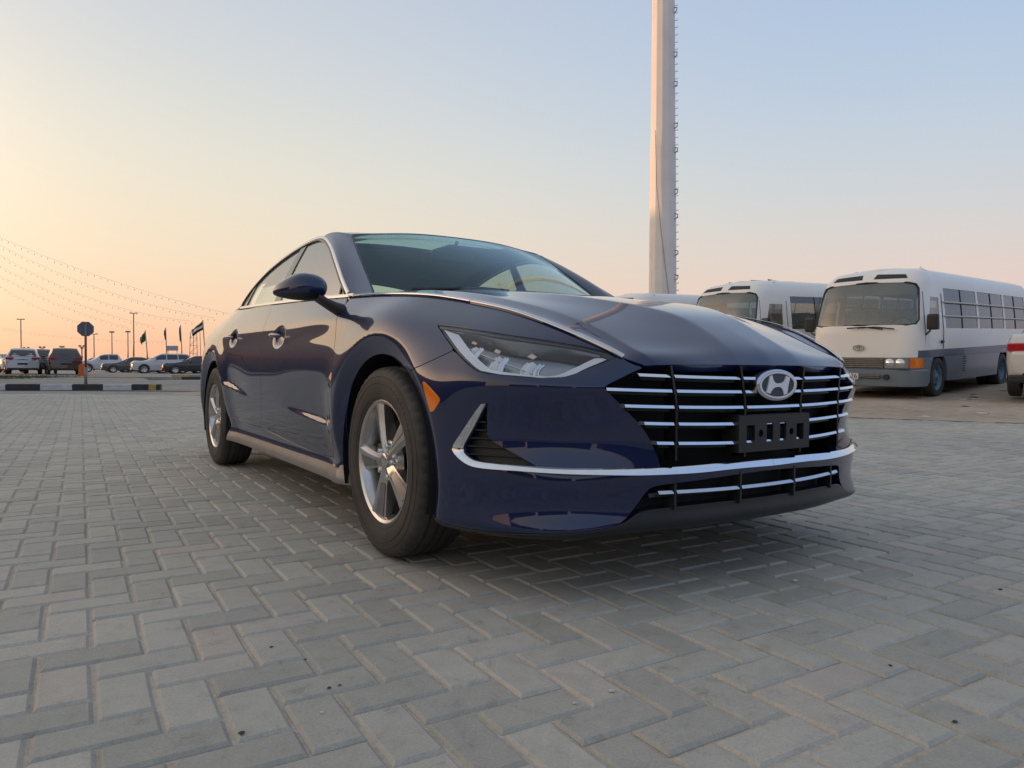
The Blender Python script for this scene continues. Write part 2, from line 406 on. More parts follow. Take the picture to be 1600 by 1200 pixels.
def normal(fn, a, b, e=2e-3, eb=None):
    eb = eb or e
    A = fn(a+e, b)-fn(a-e, b); B = fn(a, b+eb)-fn(a, b-eb)
    n = np.cross(A, B); l = np.linalg.norm(n, axis=1)[:, None]
    return n/np.maximum(l, 1e-12)

# greenhouse ------------------------------------------------------------------
_bx = TOP[10:20][::-1]
_beltw = nat_spline(_bx[:, 0], _bx[:, 1:])
def sideglass(x, z):
    x = np.atleast_1d(np.asarray(x, float)); z = np.atleast_1d(np.asarray(z, float))
    b = _beltw(x); h = z-b[:, 1]
    return np.stack([x, b[:, 0]-.36*h-.32*h*np.abs(h), z], 1)
WSE = curve3([(-.44,.706,.865),(-.673,.665,1.021),(-.868,.635,1.154),(-1.02,.607,1.252),(-1.144,.581,1.330)])
WSC = curve3([(-.20,0,.935),(-.42,0,1.065),(-.66,0,1.188),(-.88,0,1.285),(-1.075,0,1.362)])
def wshield(a, b):
    a = np.atleast_1d(np.asarray(a, float)); b = np.atleast_1d(np.asarray(b, float))
    c = WSC(a); e = WSE(a); k = (np.abs(b)**2.2)[:, None]
    p = c*(1-k)+e*k; p[:, 1] = e[:, 1]*b
    h = sm(.55, 1, a); f = np.abs(b)*WSE([1.0])[0, 1]; g = canopy(np.zeros(60), np.linspace(0, .60, 60)); kt = np.abs(b)**2.2; c1 = WSC([1.0])[0]; e1 = WSE([1.0])[0]
    for ax in (0, 2): p[:, ax] += h*(np.interp(f, g[:, 1], g[:, ax])-(c1[ax]*(1-kt)+e1[ax]*kt))
    return p

_CAN = np.array([
 [(-1.075,0,1.364),(-1.2,0,1.388),(-1.45,0,1.410),(-1.75,0,1.418),(-2.1,0,1.404),(-2.45,0,1.360),(-2.7,0,1.305),(-3.0,0,1.218),(-3.3,0,1.125),(-3.55,0,1.085),(-3.85,0,1.06)],
 [(-1.088,.30,1.356),(-1.22,.31,1.379),(-1.48,.32,1.400),(-1.77,.32,1.408),(-2.1,.33,1.390),(-2.43,.33,1.340),(-2.69,.34,1.280),(-2.98,.34,1.198),(-3.28,.34,1.12),(-3.54,.32,1.085),(-3.84,.25,1.062)],
 [(-1.115,.46,1.343),(-1.26,.46,1.368),(-1.50,.47,1.389),(-1.79,.47,1.393),(-2.1,.475,1.370),(-2.41,.48,1.318),(-2.67,.49,1.254),(-2.94,.49,1.18),(-3.24,.48,1.115),(-3.52,.45,1.085),(-3.83,.36,1.064)],
 [(-1.144,.581,1.330),(-1.3,.580,1.362),(-1.52,.588,1.378),(-1.80,.605,1.368),(-2.1,.625,1.330),(-2.36,.650,1.268),(-2.57,.668,1.207),(-2.84,.655,1.145),(-3.2,.60,1.10),(-3.5,.56,1.086),(-3.82,.46,1.066)],
 [(-1.315,.667,1.334),(-1.43,.663,1.346),(-1.60,.667,1.343),(-1.863,.690,1.315),(-2.12,.714,1.268),(-2.30,.742,1.210),(-2.45,.763,1.147),(-2.60,.781,1.072),(-3.1,.71,1.075),(-3.4,.64,1.09),(-3.80,.50,1.07)]])
_can_s = [nat_spline(np.arange(11.), c) for c in _CAN]
_CV = np.array([0, .30, .46, .60, .70])
def canopy(t, v):
    """t 0..10 along, v 0..0.7 across (0 centre, .7 rail)"""
    t = np.atleast_1d(np.asarray(t, float)); v = np.atleast_1d(np.asarray(v, float))
    G = np.stack([c(t) for c in _can_s], 1)          # (m,5,3)
    M = _CVM(v)                                       # (m,5) cardinal weights
    return np.einsum('mk,mkc->mc', M, G)
_CVM = nat_spline(_CV, np.eye(5))
DLOF = curve3([(-.545,.817,.958),(-.68,.793,1.036),(-.799,.768,1.109),(-1.031,.716,1.233),(-1.197,.682,1.302),(-1.315,.667,1.334)])
def apillar(a, b):
    """a 0..1 up the pillar, b 0 (glass edge) .. 1 (side window edge)"""
    a = np.atleast_1d(np.asarray(a, float)); b = np.atleast_1d(np.asarray(b, float))
    e = WSE(.16+.84*a); d = DLOF(a); p = e*(1-b)[:, None]+d*b[:, None]
    k = (4*b*(1-b)); p[:, 0] += .008*k; p[:, 1] += .018*k; p[:, 2] += .014*k
    return p
T = {'CH_BOT': [(0.9474, 6.175), (0.9726, 5.813), (0.9953, 5.453), (1.023, 4.953), (1.0455, 4.477), (1.0449, 4.305), (1.0238, 4.041), (0.9958, 3.808),
            (0.9635, 3.711), (0.8976, 3.745), (0.841, 3.797), (0.716, 3.797), (0.6258, 3.762), (0.5322, 3.725), (0.4285, 3.715), (0.3125, 3.687),
            (0.1633, 3.782), (0.0225, 3.758)],
 'CH_TOP': [(0.9349, 6.184), (0.951, 5.886), (0.9794, 5.297), (0.9991, 4.889), (1.0129, 4.572), (1.0117, 4.314), (0.9914, 4.109), (0.9643, 3.995),
            (0.8889, 4.033), (0.7963, 4.089), (0.711, 4.133), (0.6248, 4.108), (0.5313, 4.082), (0.4277, 4.102), (0.3112, 4.117), (0.1616, 4.181),
            (0.0205, 4.176)],
 'DOOR_F': [(2.0661, 10.658), (2.0447, 10.248), (2.0398, 9.821), (2.0243, 9.233), (2.0121, 8.439), (1.973, 6.984), (1.9647, 6.124), (1.9688, 5.261),
            (1.9948, 3.898), (2.105, 2.076)],
 'DOOR_LOW': [(2.105, 2.076), (2.2471, 1.908), (2.6144, 2.123), (2.912, 2.366), (3.2347, 2.713), (3.5151, 2.682), (3.7047, 2.848), (3.8049, 3.267)],
 'DOOR_M': [(3.2268, 11.0), (3.1699, 10.269), (3.141, 8.822), (3.126, 7.671), (3.0873, 6.358), (3.1089, 5.288), (3.1435, 4.104), (3.2347, 2.713)],
 'GRILLE': [(0.4935, 10.543), (0.5119, 9.894), (0.5309, 9.329), (0.5641, 8.346), (0.5935, 7.559), (0.6048, 7.197), (0.5914, 6.889), (0.5653, 6.47),
            (0.5407, 6.127), (0.51, 5.78), (0.4834, 5.481), (0.4627, 5.176), (0.4485, 4.862), (0.4367, 4.573), (0.4271, 4.288)],
 'HL_BOT': [(0.6357, 10.886), (0.6276, 10.509), (0.6266, 10.03), (0.6605, 9.199), (0.6841, 8.765), (0.7086, 8.363), (0.7402, 8.005), (0.7976, 7.786),
            (0.89, 7.68), (0.9585, 7.69), (0.992, 7.939), (1.0525, 8.481), (1.1286, 9.007), (1.2115, 9.554), (1.24, 9.725)],
 'HL_TOP': [(1.2507, 9.816), (1.1759, 9.871), (1.0922, 9.928), (1.0051, 10.033), (0.9323, 10.145), (0.8724, 10.317), (0.8244, 10.488),
            (0.7893, 10.617), (0.7533, 10.736), (0.71, 10.83), (0.6775, 10.875), (0.6357, 10.886)],
 'INTAKE': [(0.0078, 3.418), (0.1633, 3.298), (0.3115, 3.127), (0.3998, 3.036), (0.4514, 2.941), (0.4682, 2.727), (0.4911, 2.224), (0.5253, 1.586),
            (0.5439, 1.355)],
 'LIPTOP': [(1.1475, 0.947), (1.0876, 0.538), (0.9785, 0.41), (0.8586, 0.722), (0.7682, 0.794), (0.6712, 0.847), (0.5873, 1.017), (0.5362, 1.303),
            (0.5071, 1.647), (0.4782, 1.864), (0.3701, 1.935), (0.2655, 1.965), (0.1493, 1.963), (0.0059, 1.948)],
 'MARKER': [(1.1895, 6.756), (1.1794, 6.773), (1.1432, 6.521), (1.1084, 6.232), (1.1067, 6.115), (1.1323, 5.706), (1.148, 5.684), (1.1641, 6.09)],
 'SHUT_FB': [(1.1086, 8.799), (1.1456, 8.411), (1.188, 7.924), (1.2427, 7.318), (1.369, 6.638)],
 'VENT': [(0.9393, 6.134), (0.9419, 5.613), (0.9429, 5.053), (0.9222, 4.826), (0.8821, 4.625), (0.8432, 4.421), (0.7945, 4.119), (0.8889, 4.047),
          (0.9644, 4.01), (0.9914, 4.123), (1.0095, 4.318), (1.0107, 4.576), (0.997, 4.892), (0.9783, 5.299), (0.95, 5.876)]}
# ---------------------------------------------------------------- materials
def _mat(name):
    m = bpy.data.materials.new(name); m.use_nodes = True
    return m, m.node_tree, m.node_tree.nodes['Principled BSDF']
def _set(b, **kw):
    names = dict(col='Base Color', met='Metallic', rough='Roughness', coat='Coat Weight', coatr='Coat Roughness', spec='Specular IOR Level', ior='IOR', trans='Transmission Weight', emit='Emission Color', emits='Emission Strength', alpha='Alpha')
    for k, v in kw.items():
        b.inputs[names[k]].default_value = (*v, 1) if isinstance(v, tuple) else v
def _noise(nt, scale, detail=4, rough=.55, vec=None, dist=0):
    n = nt.nodes.new('ShaderNodeTexNoise'); n.inputs['Scale'].default_value = scale; n.inputs['Detail'].default_value = detail; n.inputs['Roughness'].default_value = rough
    n.inputs['Distortion'].default_value = dist
    if vec is not None: nt.links.new(vec, n.inputs['Vector'])
    return n
def _ramp(nt, fac, stops):
    n = nt.nodes.new('ShaderNodeValToRGB'); e = n.color_ramp.elements
    while len(e) < len(stops): e.new(.5)
    for q, (p, c) in zip(e, stops): q.position = p; q.color = (*c, 1) if len(c) == 3 else c
    nt.links.new(fac, n.inputs[0]); return n.outputs[0]
def _mixc(nt, fac, a, b, blend='MIX'):
    n = nt.nodes.new('ShaderNodeMix'); n.data_type = 'RGBA'; n.blend_type = blend
    for i, v in ((0, fac), (6, a), (7, b)):
        if isinstance(v, (int, float)): n.inputs[i].default_value = v
        elif isinstance(v, tuple): n.inputs[i].default_value = (*v, 1)
        else: nt.links.new(v, n.inputs[i])
    return n.outputs[2]
def _bump(nt, b, h, st, dist=.01):
    n = nt.nodes.new('ShaderNodeBump'); n.inputs['Strength'].default_value = st; n.inputs['Distance'].default_value = dist
    nt.links.new(h, n.inputs['Height']); nt.links.new(n.outputs[0], b.inputs['Normal']); return n
def _obj(nt):
    return nt.nodes.new('ShaderNodeTexCoord').outputs['Object']
def simple(name, col, rough=.5, met=0.0, var=.12, scale=12, bump=0.0, **kw):
    """plain surface with a little uneven tone and gloss"""
    m, nt, b = _mat(name); _set(b, col=col, rough=rough, met=met, **kw)
    v = _obj(nt); n = _noise(nt, scale, 5, .6, v)
    lo = tuple(c*(1-var) for c in col); hi = tuple(min(1, c*(1+var)) for c in col)
    nt.links.new(_ramp(nt, n.outputs[0], [(.3, lo), (.7, hi)]), b.inputs['Base Color'])
    mr = nt.nodes.new('ShaderNodeMapRange'); nt.links.new(n.outputs[0], mr.inputs[0]); mr.inputs[3].default_value = max(.02, rough*.88); mr.inputs[4].default_value = min(1, rough*1.12)
    nt.links.new(mr.outputs[0], b.inputs['Roughness'])
    if bump: _bump(nt, b, _noise(nt, scale*12, 4, .6, v).outputs[0], bump, .002)
    return m
def paint(name, col, met=.25, rough=.32, dust_sheen=.0, dustcol=(.35,.31,.26), coat=1.0):
    m, nt, b = _mat(name); _set(b, col=col, met=met, rough=rough, coat=coat, coatr=.025, spec=.12); b.inputs['Coat IOR'].default_value = 1.62
    v = _obj(nt)
    if dust_sheen > 0:
        n = _noise(nt, 3.0, 6, .65, v); n2 = _noise(nt, 60, 3, .6, v)
        f = nt.nodes.new('ShaderNodeMath'); f.operation = 'MULTIPLY'; nt.links.new(n.outputs[0], f.inputs[0]); f.inputs[1].default_value = dust_sheen*2
        nt.links.new(_mixc(nt, f.outputs[0], col, dustcol), b.inputs['Base Color'])
        mr = nt.nodes.new('ShaderNodeMapRange'); nt.links.new(n.outputs[0], mr.inputs[0]); mr.inputs[1].default_value = .3; mr.inputs[2].default_value = .8; mr.inputs[3].default_value = .02; mr.inputs[4].default_value = .05+dust_sheen*.6
        nt.links.new(mr.outputs[0], b.inputs['Coat Roughness'])
    else:
        fl = _noise(nt, 900, 1, .5, v)
        nt.links.new(_ramp(nt, fl.outputs[0], [(.35, tuple(c*.8 for c in col)), (.75, tuple(c*1.6 for c in col))]), b.inputs['Base Color'])
        sm_ = _noise(nt, 2.2, 5, .6, v); mr = nt.nodes.new('ShaderNodeMapRange'); nt.links.new(sm_.outputs[0], mr.inputs[0])
        mr.inputs[1].default_value = .35; mr.inputs[2].default_value = .75; mr.inputs[3].default_value = .004; mr.inputs[4].default_value = .022
        nt.links.new(mr.outputs[0], b.inputs['Coat Roughness'])
    return m
def glass(name, tint=(.6,.68,.66), rough=.0, gcol=(1,1,1), ior=1.5, dust_sheen=0.0, dust_sheen_col=(.5,.47,.42)):
    """thin pane: tinted see-through with Fresnel reflection"""
    m = bpy.data.materials.new(name); m.use_nodes = True; nt = m.node_tree; nt.nodes.clear()
    o = nt.nodes.new('ShaderNodeOutputMaterial'); tr = nt.nodes.new('ShaderNodeBsdfTransparent'); gl = nt.nodes.new('ShaderNodeBsdfGlossy'); mx = nt.nodes.new('ShaderNodeMixShader'); fr = nt.nodes.new('ShaderNodeFresnel')
    tr.inputs[0].default_value = (*tint, 1); gl.inputs['Roughness'].default_value = rough; gl.inputs[0].default_value = (*gcol, 1); fr.inputs[0].default_value = ior
    v = _obj(nt); n = _noise(nt, 4, 5, .6, v); mr = nt.nodes.new('ShaderNodeMapRange'); nt.links.new(n.outputs[0], mr.inputs[0]); mr.inputs[3].default_value = rough; mr.inputs[4].default_value = rough+.02
    nt.links.new(mr.outputs[0], gl.inputs['Roughness'])
    ge = nt.nodes.new('ShaderNodeNewGeometry'); io = nt.nodes.new('ShaderNodeMix'); io.data_type = 'FLOAT'; nt.links.new(ge.outputs['Backfacing'], io.inputs[0]); io.inputs[2].default_value = ior; io.inputs[3].default_value = 1/ior; nt.links.new(io.outputs[0], fr.inputs[0])   # a thin pane mirrors alike from both sides
    nt.links.new(fr.outputs[0], mx.inputs[0]); nt.links.new(tr.outputs[0], mx.inputs[1]); nt.links.new(gl.outputs[0], mx.inputs[2]); out = mx.outputs[0]
    if dust_sheen > 0:
        df = nt.nodes.new('ShaderNodeBsdfDiffuse'); df.inputs[0].default_value = (*dust_sheen_col, 1); m2 = nt.nodes.new('ShaderNodeMixShader')
        mr2 = nt.nodes.new('ShaderNodeMapRange'); nt.links.new(n.outputs[0], mr2.inputs[0]); mr2.inputs[1].default_value = .3; mr2.inputs[2].default_value = .7; mr2.inputs[3].default_value = dust_sheen*.75; mr2.inputs[4].default_value = dust_sheen*1.25
        nt.links.new(mr2.outputs[0], m2.inputs[0]); nt.links.new(out, m2.inputs[1]); nt.links.new(df.outputs[0], m2.inputs[2]); out = m2.outputs[0]
    nt.links.new(out, o.inputs[0])
    return m
M = {}
M['navy'] = paint('navy_metallic_paint', (.0018,.0100,.054), met=.10, rough=.40)
M['chrome'] = simple('chrome', (.78,.79,.81), .07, 1.0, .03, 30)
M['satin'] = simple('satin_chrome', (.60,.60,.61), .22, 1.0, .05, 30)
M['black_gloss'] = simple('gloss_black_plastic', (.008,.008,.009), .12, 0, .1)
M['black_plastic'] = simple('grained_black_plastic', (.017,.018,.02), .42, 0, .25, 30, .15)
M['grey_plastic'] = simple('weathered_grey_plastic', (.012,.014,.018), .32, 0, .25, 14, .1)
M['rubber'] = simple('tyre_rubber', (.046,.041,.036), .68, 0, .4, 9, .12)
M['alloy'] = simple('silver_alloy', (.56,.55,.54), .26, .92, .06, 20)
M['alloy_dark'] = simple('dark_grey_alloy', (.30,.30,.31), .38, .85, .1, 20)  # darker grey alloy for the spoke pockets
M['iron'] = simple('brake_iron', (.13,.115,.10), .5, .7, .25, 40)
M['void'] = simple('dark_cavity', (.006,.006,.007), .8, 0, .2)
M['glass_wind'] = glass('windscreen_glass', (.62,.80,.78), ior=1.5, gcol=(.62,.85,1.0))
M['glass_side'] = glass('side_window_glass', (.82,.90,.80), ior=4.5, dust_sheen=.12, dust_sheen_col=(.85,.86,.78))  # pale diffuse film added to brighten the panes
M['lens'] = glass('clear_lamp_lens', (.88,.90,.92), ior=1.52)
M['amber'] = simple('amber_lens', (.85,.20,.01), .12, 0, .1, 20, coat=1.0, emit=(.9,.2,.01), emits=0.0)
M['red_lens'] = simple('red_lens', (.45,.01,.012), .12, 0, .12, 20, coat=1.0)
M['lamp_silver'] = simple('lamp_reflector', (.72,.73,.75), .14, 1.0, .05)
M['lamp_grey'] = simple('lamp_bezel_grey', (.36,.38,.41), .24, .8, .1)
M['sill_sheen'] = simple('skirt_sheen_grey', (.24,.22,.20), .38, .2, .12, 10)  # grey standing for light reflected on the sill ledge
M['lamp_warm'] = simple('lamp_insert_pale', (.75,.55,.42), .25, .6, .05)
M['drl'] = simple('light_guide', (.78,.80,.82), .35, 0, .05)
M['cabin_dark'] = simple('dark_cabin_trim', (.02,.021,.024), .6, 0, .2, 25, .1)
M['cabin_grey'] = simple('grey_seat_cloth', (.045,.046,.05), .85, 0, .2, 60, .2)
M['emblem_letter'] = simple('bright_letter', (.80,.83,.87), .28, .35, .03)
M['visor'] = simple('sun_visor_cloth', (.10,.10,.10), .9, 0, .05, 60)
M['tyre_letter'] = simple('raised_rubber_lettering', (.095,.088,.08), .7, 0, .3, 30)
M['headliner'] = simple('pale_headliner', (.62,.60,.55), .9, 0, .05, 60)
M['emblem_face'] = simple('emblem_face', (.035,.045,.065), .4, .0, .05)
M['glass_roof'] = glass('roof_panel_glass', (.55,.80,.82), ior=1.5)
# ---------------------------------------------------------------- ground
def pos_node(nt): return nt.nodes.new('ShaderNodeNewGeometry').outputs['Position']
def mat_ground(name, c1, c2, c3, s1, s2, rough=.9, bump=.4):
    m, nt, b = _mat(name); p = pos_node(nt); n1 = _noise(nt, s1, 6, .6, p); n2 = _noise(nt, s2, 5, .65, p); n3 = _noise(nt, s2*9, 3, .6, p)
    base = _ramp(nt, n1.outputs[0], [(.3, c1), (.55, c2), (.75, c3)])
    k = _ramp(nt, n2.outputs[0], [(.25, (.72,.72,.72)), (.7, (1.12,1.12,1.12))])
    nt.links.new(_mixc(nt, 1.0, base, k, 'MULTIPLY'), b.inputs['Base Color']); _set(b, rough=rough, spec=.25)
    _bump(nt, b, n3.outputs[0], bump, .01); return m
M['asphalt'] = mat_ground('dusty_asphalt', (.27,.25,.22), (.32,.295,.26), (.37,.335,.29), .35, 4)
M['sand'] = mat_ground('trodden_sand', (.36,.29,.225), (.44,.36,.28), (.50,.41,.32), .5, 5)
M['joint_sand'] = mat_ground('joint_sand', (.45,.385,.31), (.53,.455,.365), (.60,.52,.42), 6, 60)
M['grass'] = simple('dry_grass', (.09,.11,.035), .9, 0, .4, 8)
def mat_paver():
    m, nt, b = _mat('concrete_paver'); p = pos_node(nt)
    at = nt.nodes.new('ShaderNodeAttribute'); at.attribute_name = 'tint'
    oi = nt.nodes.new('ShaderNodeObjectInfo')
    has = nt.nodes.new('ShaderNodeAttribute'); has.attribute_name = 'has'
    mx = nt.nodes.new('ShaderNodeMix'); mx.data_type = 'FLOAT'; nt.links.new(has.outputs['Fac'], mx.inputs[0]); nt.links.new(oi.outputs['Random'], mx.inputs[2]); nt.links.new(at.outputs['Fac'], mx.inputs[3])
    tint = mx.outputs[0]
    base = _ramp(nt, tint, [(0, (.365,.352,.302)), (.45, (.430,.412,.352)), (.85, (.478,.455,.388)), (.95, (.478,.432,.368)), (1, (.48,.42,.35))])
    big = _noise(nt, .55, 4, .6, p); base = _mixc(nt, 1.0, base, _ramp(nt, big.outputs[0], [(.3, (.84,.845,.86)), (.7, (1.06,1.05,1.03))]), 'MULTIPLY')
    fine = _noise(nt, 190, 4, .7, p); base = _mixc(nt, 1.0, base, _ramp(nt, fine.outputs[0], [(.25, (.80,.80,.80)), (.75, (1.16,1.16,1.16))]), 'MULTIPLY')
    mid = _noise(nt, 17, 6, .7, p, .6); base = _mixc(nt, 1.0, base, _ramp(nt, mid.outputs[0], [(.26, (.66,.65,.64)), (.42, (.95,.95,.95)), (.7, (1.09,1.08,1.07))]), 'MULTIPLY')
    st = _noise(nt, 6.5, 3, .5, p, .3); base = _mixc(nt, _ramp(nt, st.outputs[0], [(.70, (0,0,0)), (.78, (.5,.5,.5))]), base, (.15,.145,.14))
    du = _noise(nt, 3.2, 5, .6, p); base = _mixc(nt, _ramp(nt, du.outputs[0], [(.5, (0,0,0)), (.75, (.35,.35,.35))]), base, (.38,.345,.30))
    nt.links.new(base, b.inputs['Base Color']); _set(b, rough=.72, spec=.35)
    mr = nt.nodes.new('ShaderNodeMapRange'); nt.links.new(mid.outputs[0], mr.inputs[0]); mr.inputs[3].default_value = .58; mr.inputs[4].default_value = .85; nt.links.new(mr.outputs[0], b.inputs['Roughness'])
    _bump(nt, b, fine.outputs[0], .35, .003); return m
M['paver'] = mat_paver()
# far ground sheet
g = mobj('ground', [(-2500,-60,-.03),(2500,-60,-.03),(2500,3500,-.03),(-2500,3500,-.03)], [(0,1,2,3)], M['asphalt']); tag(g, 'flat dusty asphalt of the yard reaching to the horizon', kind='structure')
PAVE = np.array([(-26,17.6),(-7.8,17.6),(5.0,10.4),(15,4.8),(15,-4),(-26,-4)])
pv = mobj('paving', [(x, y, -.0068) for x, y in PAVE], [tuple(range(5, -1, -1))], M['joint_sand']); tag(pv, 'grey concrete block paving laid in a herringbone', kind='structure')
# herringbone blocks
MOD, ANG, U0, V0 = .104, math.radians(31.0), .21, .62
cu, su = math.cos(ANG), math.sin(ANG)
rng = np.random.default_rng(5)
II, JJ = np.meshgrid(np.arange(-330, 260), np.arange(-160, 330), indexing='ij'); K = (II+JJ) % 4
def cells(mask, du, dv):
    i, j = II[mask].astype(float), JJ[mask].astype(float); u = (i+du+U0)*MOD; v = (j+dv+V0)*MOD
    return np.stack([u*cu-v*su, u*su+v*cu], 1)
hor = cells(K == 0, 1.0, .5); ver = cells(K == 2, .5, 1.0)
ctr = np.concatenate([hor, ver]); orient = np.concatenate([np.zeros(len(hor)), np.ones(len(ver))])
X_, Y_ = ctr[:, 0], ctr[:, 1]
keep = pip(ctr, PAVE+np.array([(.1,-.12),(0,-.12),(-.05,-.1),(0,0),(0,0),(0,0)])) & (np.abs(X_) < .78*np.maximum(Y_, 0)+1.6) & (Y_ > .45)
ctr, orient = ctr[keep], orient[keep]
dist = np.hypot(ctr[:, 0], ctr[:, 1])
infr = (np.abs(ctr[:, 0]) < .715*ctr[:, 1]+.06) & (ctr[:, 1] > 1.12)
order = np.argsort(np.where(infr, dist, 1e6)); solo = set(order[:300].tolist())
HL_, HW_ = MOD-.0030, MOD/2-.0030           # half length / half width
def block_geo(full=True, wob=0):
    ch = .0075; r = []
    for (s1, s2) in ((-1,-1),(1,-1),(1,1),(-1,1)): r.append((s1*HL_, s2*HW_))
    r = np.array(r)+wob
    top = np.concatenate([r-np.sign(r)*ch, np.zeros((4, 1))], 1); ed = np.concatenate([r, np.full((4, 1), -.0065)], 1); bo = np.concatenate([r, np.full((4, 1), -.03)], 1)
    vs = np.concatenate([top, ed, bo] if full else [top, ed]); fs = [(0,1,2,3)]+[(4+i, 4+(i+1) % 4, (i+1) % 4, i) for i in range(4)]
    if full: fs += [(8+i, 8+(i+1) % 4, 4+(i+1) % 4, 4+i) for i in range(4)]
    return vs, fs
variants = []
for k in range(10):
    vs, fs = block_geo(True, rng.normal(0, .0007, (4, 2))); me = bpy.data.meshes.new('paver'); me.from_pydata(vs.tolist(), [], fs); me.materials.append(M['paver']); variants.append(me)
for i in order[:300]:
    o = bpy.data.objects.new('paver', variants[rng.integers(10)]); C.objects.link(o); o.parent = pv
    o.location = (ctr[i, 0]+rng.normal(0, .0006), ctr[i, 1]+rng.normal(0, .0006), .0035+rng.normal(0, .0007)-.0035)
    o.rotation_euler = (rng.normal(0, .003), rng.normal(0, .003), ANG+orient[i]*PI/2+rng.normal(0, .003))
rest = np.array([i for i in range(len(ctr)) if i not in solo]); V = []; F = []; TT = []; k = 0
for i in rest:
    near = dist[i] < 9; vs, fs = block_geo(near, rng.normal(0, .0007, (4, 2))); a = ANG+orient[i]*PI/2+rng.normal(0, .003); ca, sa = math.cos(a), math.sin(a)
    tx, ty = rng.normal(0, .004, 2)
    z = vs[:, 2]+rng.normal(0, .0007)+tx*vs[:, 0]+ty*vs[:, 1]
    V.append(np.stack([vs[:, 0]*ca-vs[:, 1]*sa+ctr[i, 0], vs[:, 0]*sa+vs[:, 1]*ca+ctr[i, 1], z], 1)); F += [tuple(q+k for q in f) for f in fs]; k += len(vs); TT.append(np.full(len(vs), rng.random()))
V = np.concatenate(V); TT = np.concatenate(TT)
pf = mobj('paver_field', V, F, M['paver'], pv); pf['kind'] = 'stuff'
for nm, arr in (('tint', TT), ('has', np.ones(len(V)))):
    at = pf.data.attributes.new(nm, 'FLOAT', 'POINT'); at.data.foreach_set('value', arr.astype(np.float32))
# sandy lot climbing gently behind the paving on the right
def lot_d(x, y): return (x-5.0)*.487+(y-10.4)*.873
def lot_z(x, y):
    d = np.maximum(0, lot_d(x, y)-.1); return .050*np.minimum(d, 16)*sm(-4, 4, x)+.0
gx, gy = np.meshgrid(np.linspace(-9, 60, 120), np.linspace(-1, 75, 130)); gx, gy = gx.ravel(), gy.ravel()
gz = lot_z(gx, gy)+rng.normal(0, .008, len(gx))*(lot_d(gx, gy) > .3)-.012
# follow the paving edge: shear the rows so the border is clean
d0 = lot_d(gx, gy); n1 = 120
vs = np.stack([gx, gy, gz], 1); idx = np.arange(len(gx)).reshape(130, 120); fs = []
ok = (d0 > -.35)
for a in range(129):
    for b in range(119):
        q = (idx[a, b], idx[a, b+1], idx[a+1, b+1], idx[a+1, b])
        if all(ok[t] for t in q): fs.append(q)
sl = mobj('sand_lot', vs, fs, M['sand'], smooth=True); tag(sl, 'trampled pale sand rising behind the paving under the buses', kind='structure')
edge_l = MB(); e0, e1 = np.array([-7.8,17.6]), np.array([15,4.8])
edge_l.add([(e0[0],e0[1]-.1,.003),(e1[0],e1[1]-.1,.003),(e1[0],e1[1]+.6,.02),(e0[0],e0[1]+.6,-.005)], [(0,1,2,3)])
eb = edge_l.build('sand_border', M['sand']); tag(eb, 'strip of sand blown over the paving edge', kind='structure')
# ---------------------------------------------------------------- the blue sedan
CAR_RZ = math.radians(90-146.69)
_c, _s = math.cos(CAR_RZ), math.sin(CAR_RZ)
CAR = (_c*-2.3315-_s*1.8932, _s*-2.3315+_c*1.8932, 0)
car = empty('sedan', CAR, CAR_RZ)
tag(car, 'dark blue sedan with wide chrome barred grille parked on the block paving', 'car')
A_ = lambda k: np.array(T[k], float)
BS = np.array([1, .06])
def soft(k, it=2, keep=38): return soften(A_(k)*BS, it=it, keep=keep)/BS
def arc_dom(xc, zc, r, a0, a1, n):
    """arc on the body side around a wheel centre -> domain points"""
    g = None; out = []
    for a in np.linspace(a0, a1, n):
        q = np.array([xc+r*math.cos(a), zc+r*math.sin(a)])
        if g is None:
            ss = np.linspace(.6, 5.6, 260); vv = np.linspace(0, 11, 120); S_, V_ = np.meshgrid(ss, vv); p = body(S_.ravel(), V_.ravel())
            i = np.argmin(np.hypot(p[:, 0]-q[0], p[:, 2]-q[1])); g = np.array([S_.ravel()[i], V_.ravel()[i]])
        for _ in range(12):
            e = 1e-4; p0 = body(g[:1], g[1:])[0][[0, 2]]
            J = np.stack([(body(g[:1]+e, g[1:])[0][[0, 2]]-p0)/e, (body(g[:1], g[1:]+e)[0][[0, 2]]-p0)/e], 1)
            st = np.linalg.lstsq(J, q-p0, rcond=None)[0]; m = np.abs(st/np.array([.08, .5])).max()
            g = g+st/max(1, m); g[1] = min(max(g[1], .0), 11)
        out.append(g.copy())
    return np.array(out)
rad = math.radians
D_ = lambda *p: np.array(p, float)
hl_top, hl_bot, shut = soft('HL_TOP'), soft('HL_BOT'), soft('SHUT_FB')
grl, cht, chb, vent, intake, liptop = soft('GRILLE'), soft('CH_TOP'), soft('CH_BOT'), soft('VENT'), soft('INTAKE'), soft('LIPTOP')
doorf, doorm, doorl = soft('DOOR_F'), soft('DOOR_M'), soft('DOOR_LOW')
s_hl = hl_top[-1]                                  # inner tip of the lamp
# wheel openings (front: angle measured from +x, up)
fa_shut = math.atan2(.630-.336, .200); 
FA = lambda a0, a1, n: arc_dom(0, .336, R_OPEN, a0, a1, n)
RA = lambda a0, a1, n: arc_dom(-2.84, .336, R_OPEN, a0, a1, n)
a_sh = rad(52)
arch_b = FA(a_sh, rad(-19), 16)                    # bumper part of the arch, from shutline down
sh_end = arch_b[0]
shutl = np.vstack([shut[:-1][np.array([True]*(len(shut)-1))], sh_end])
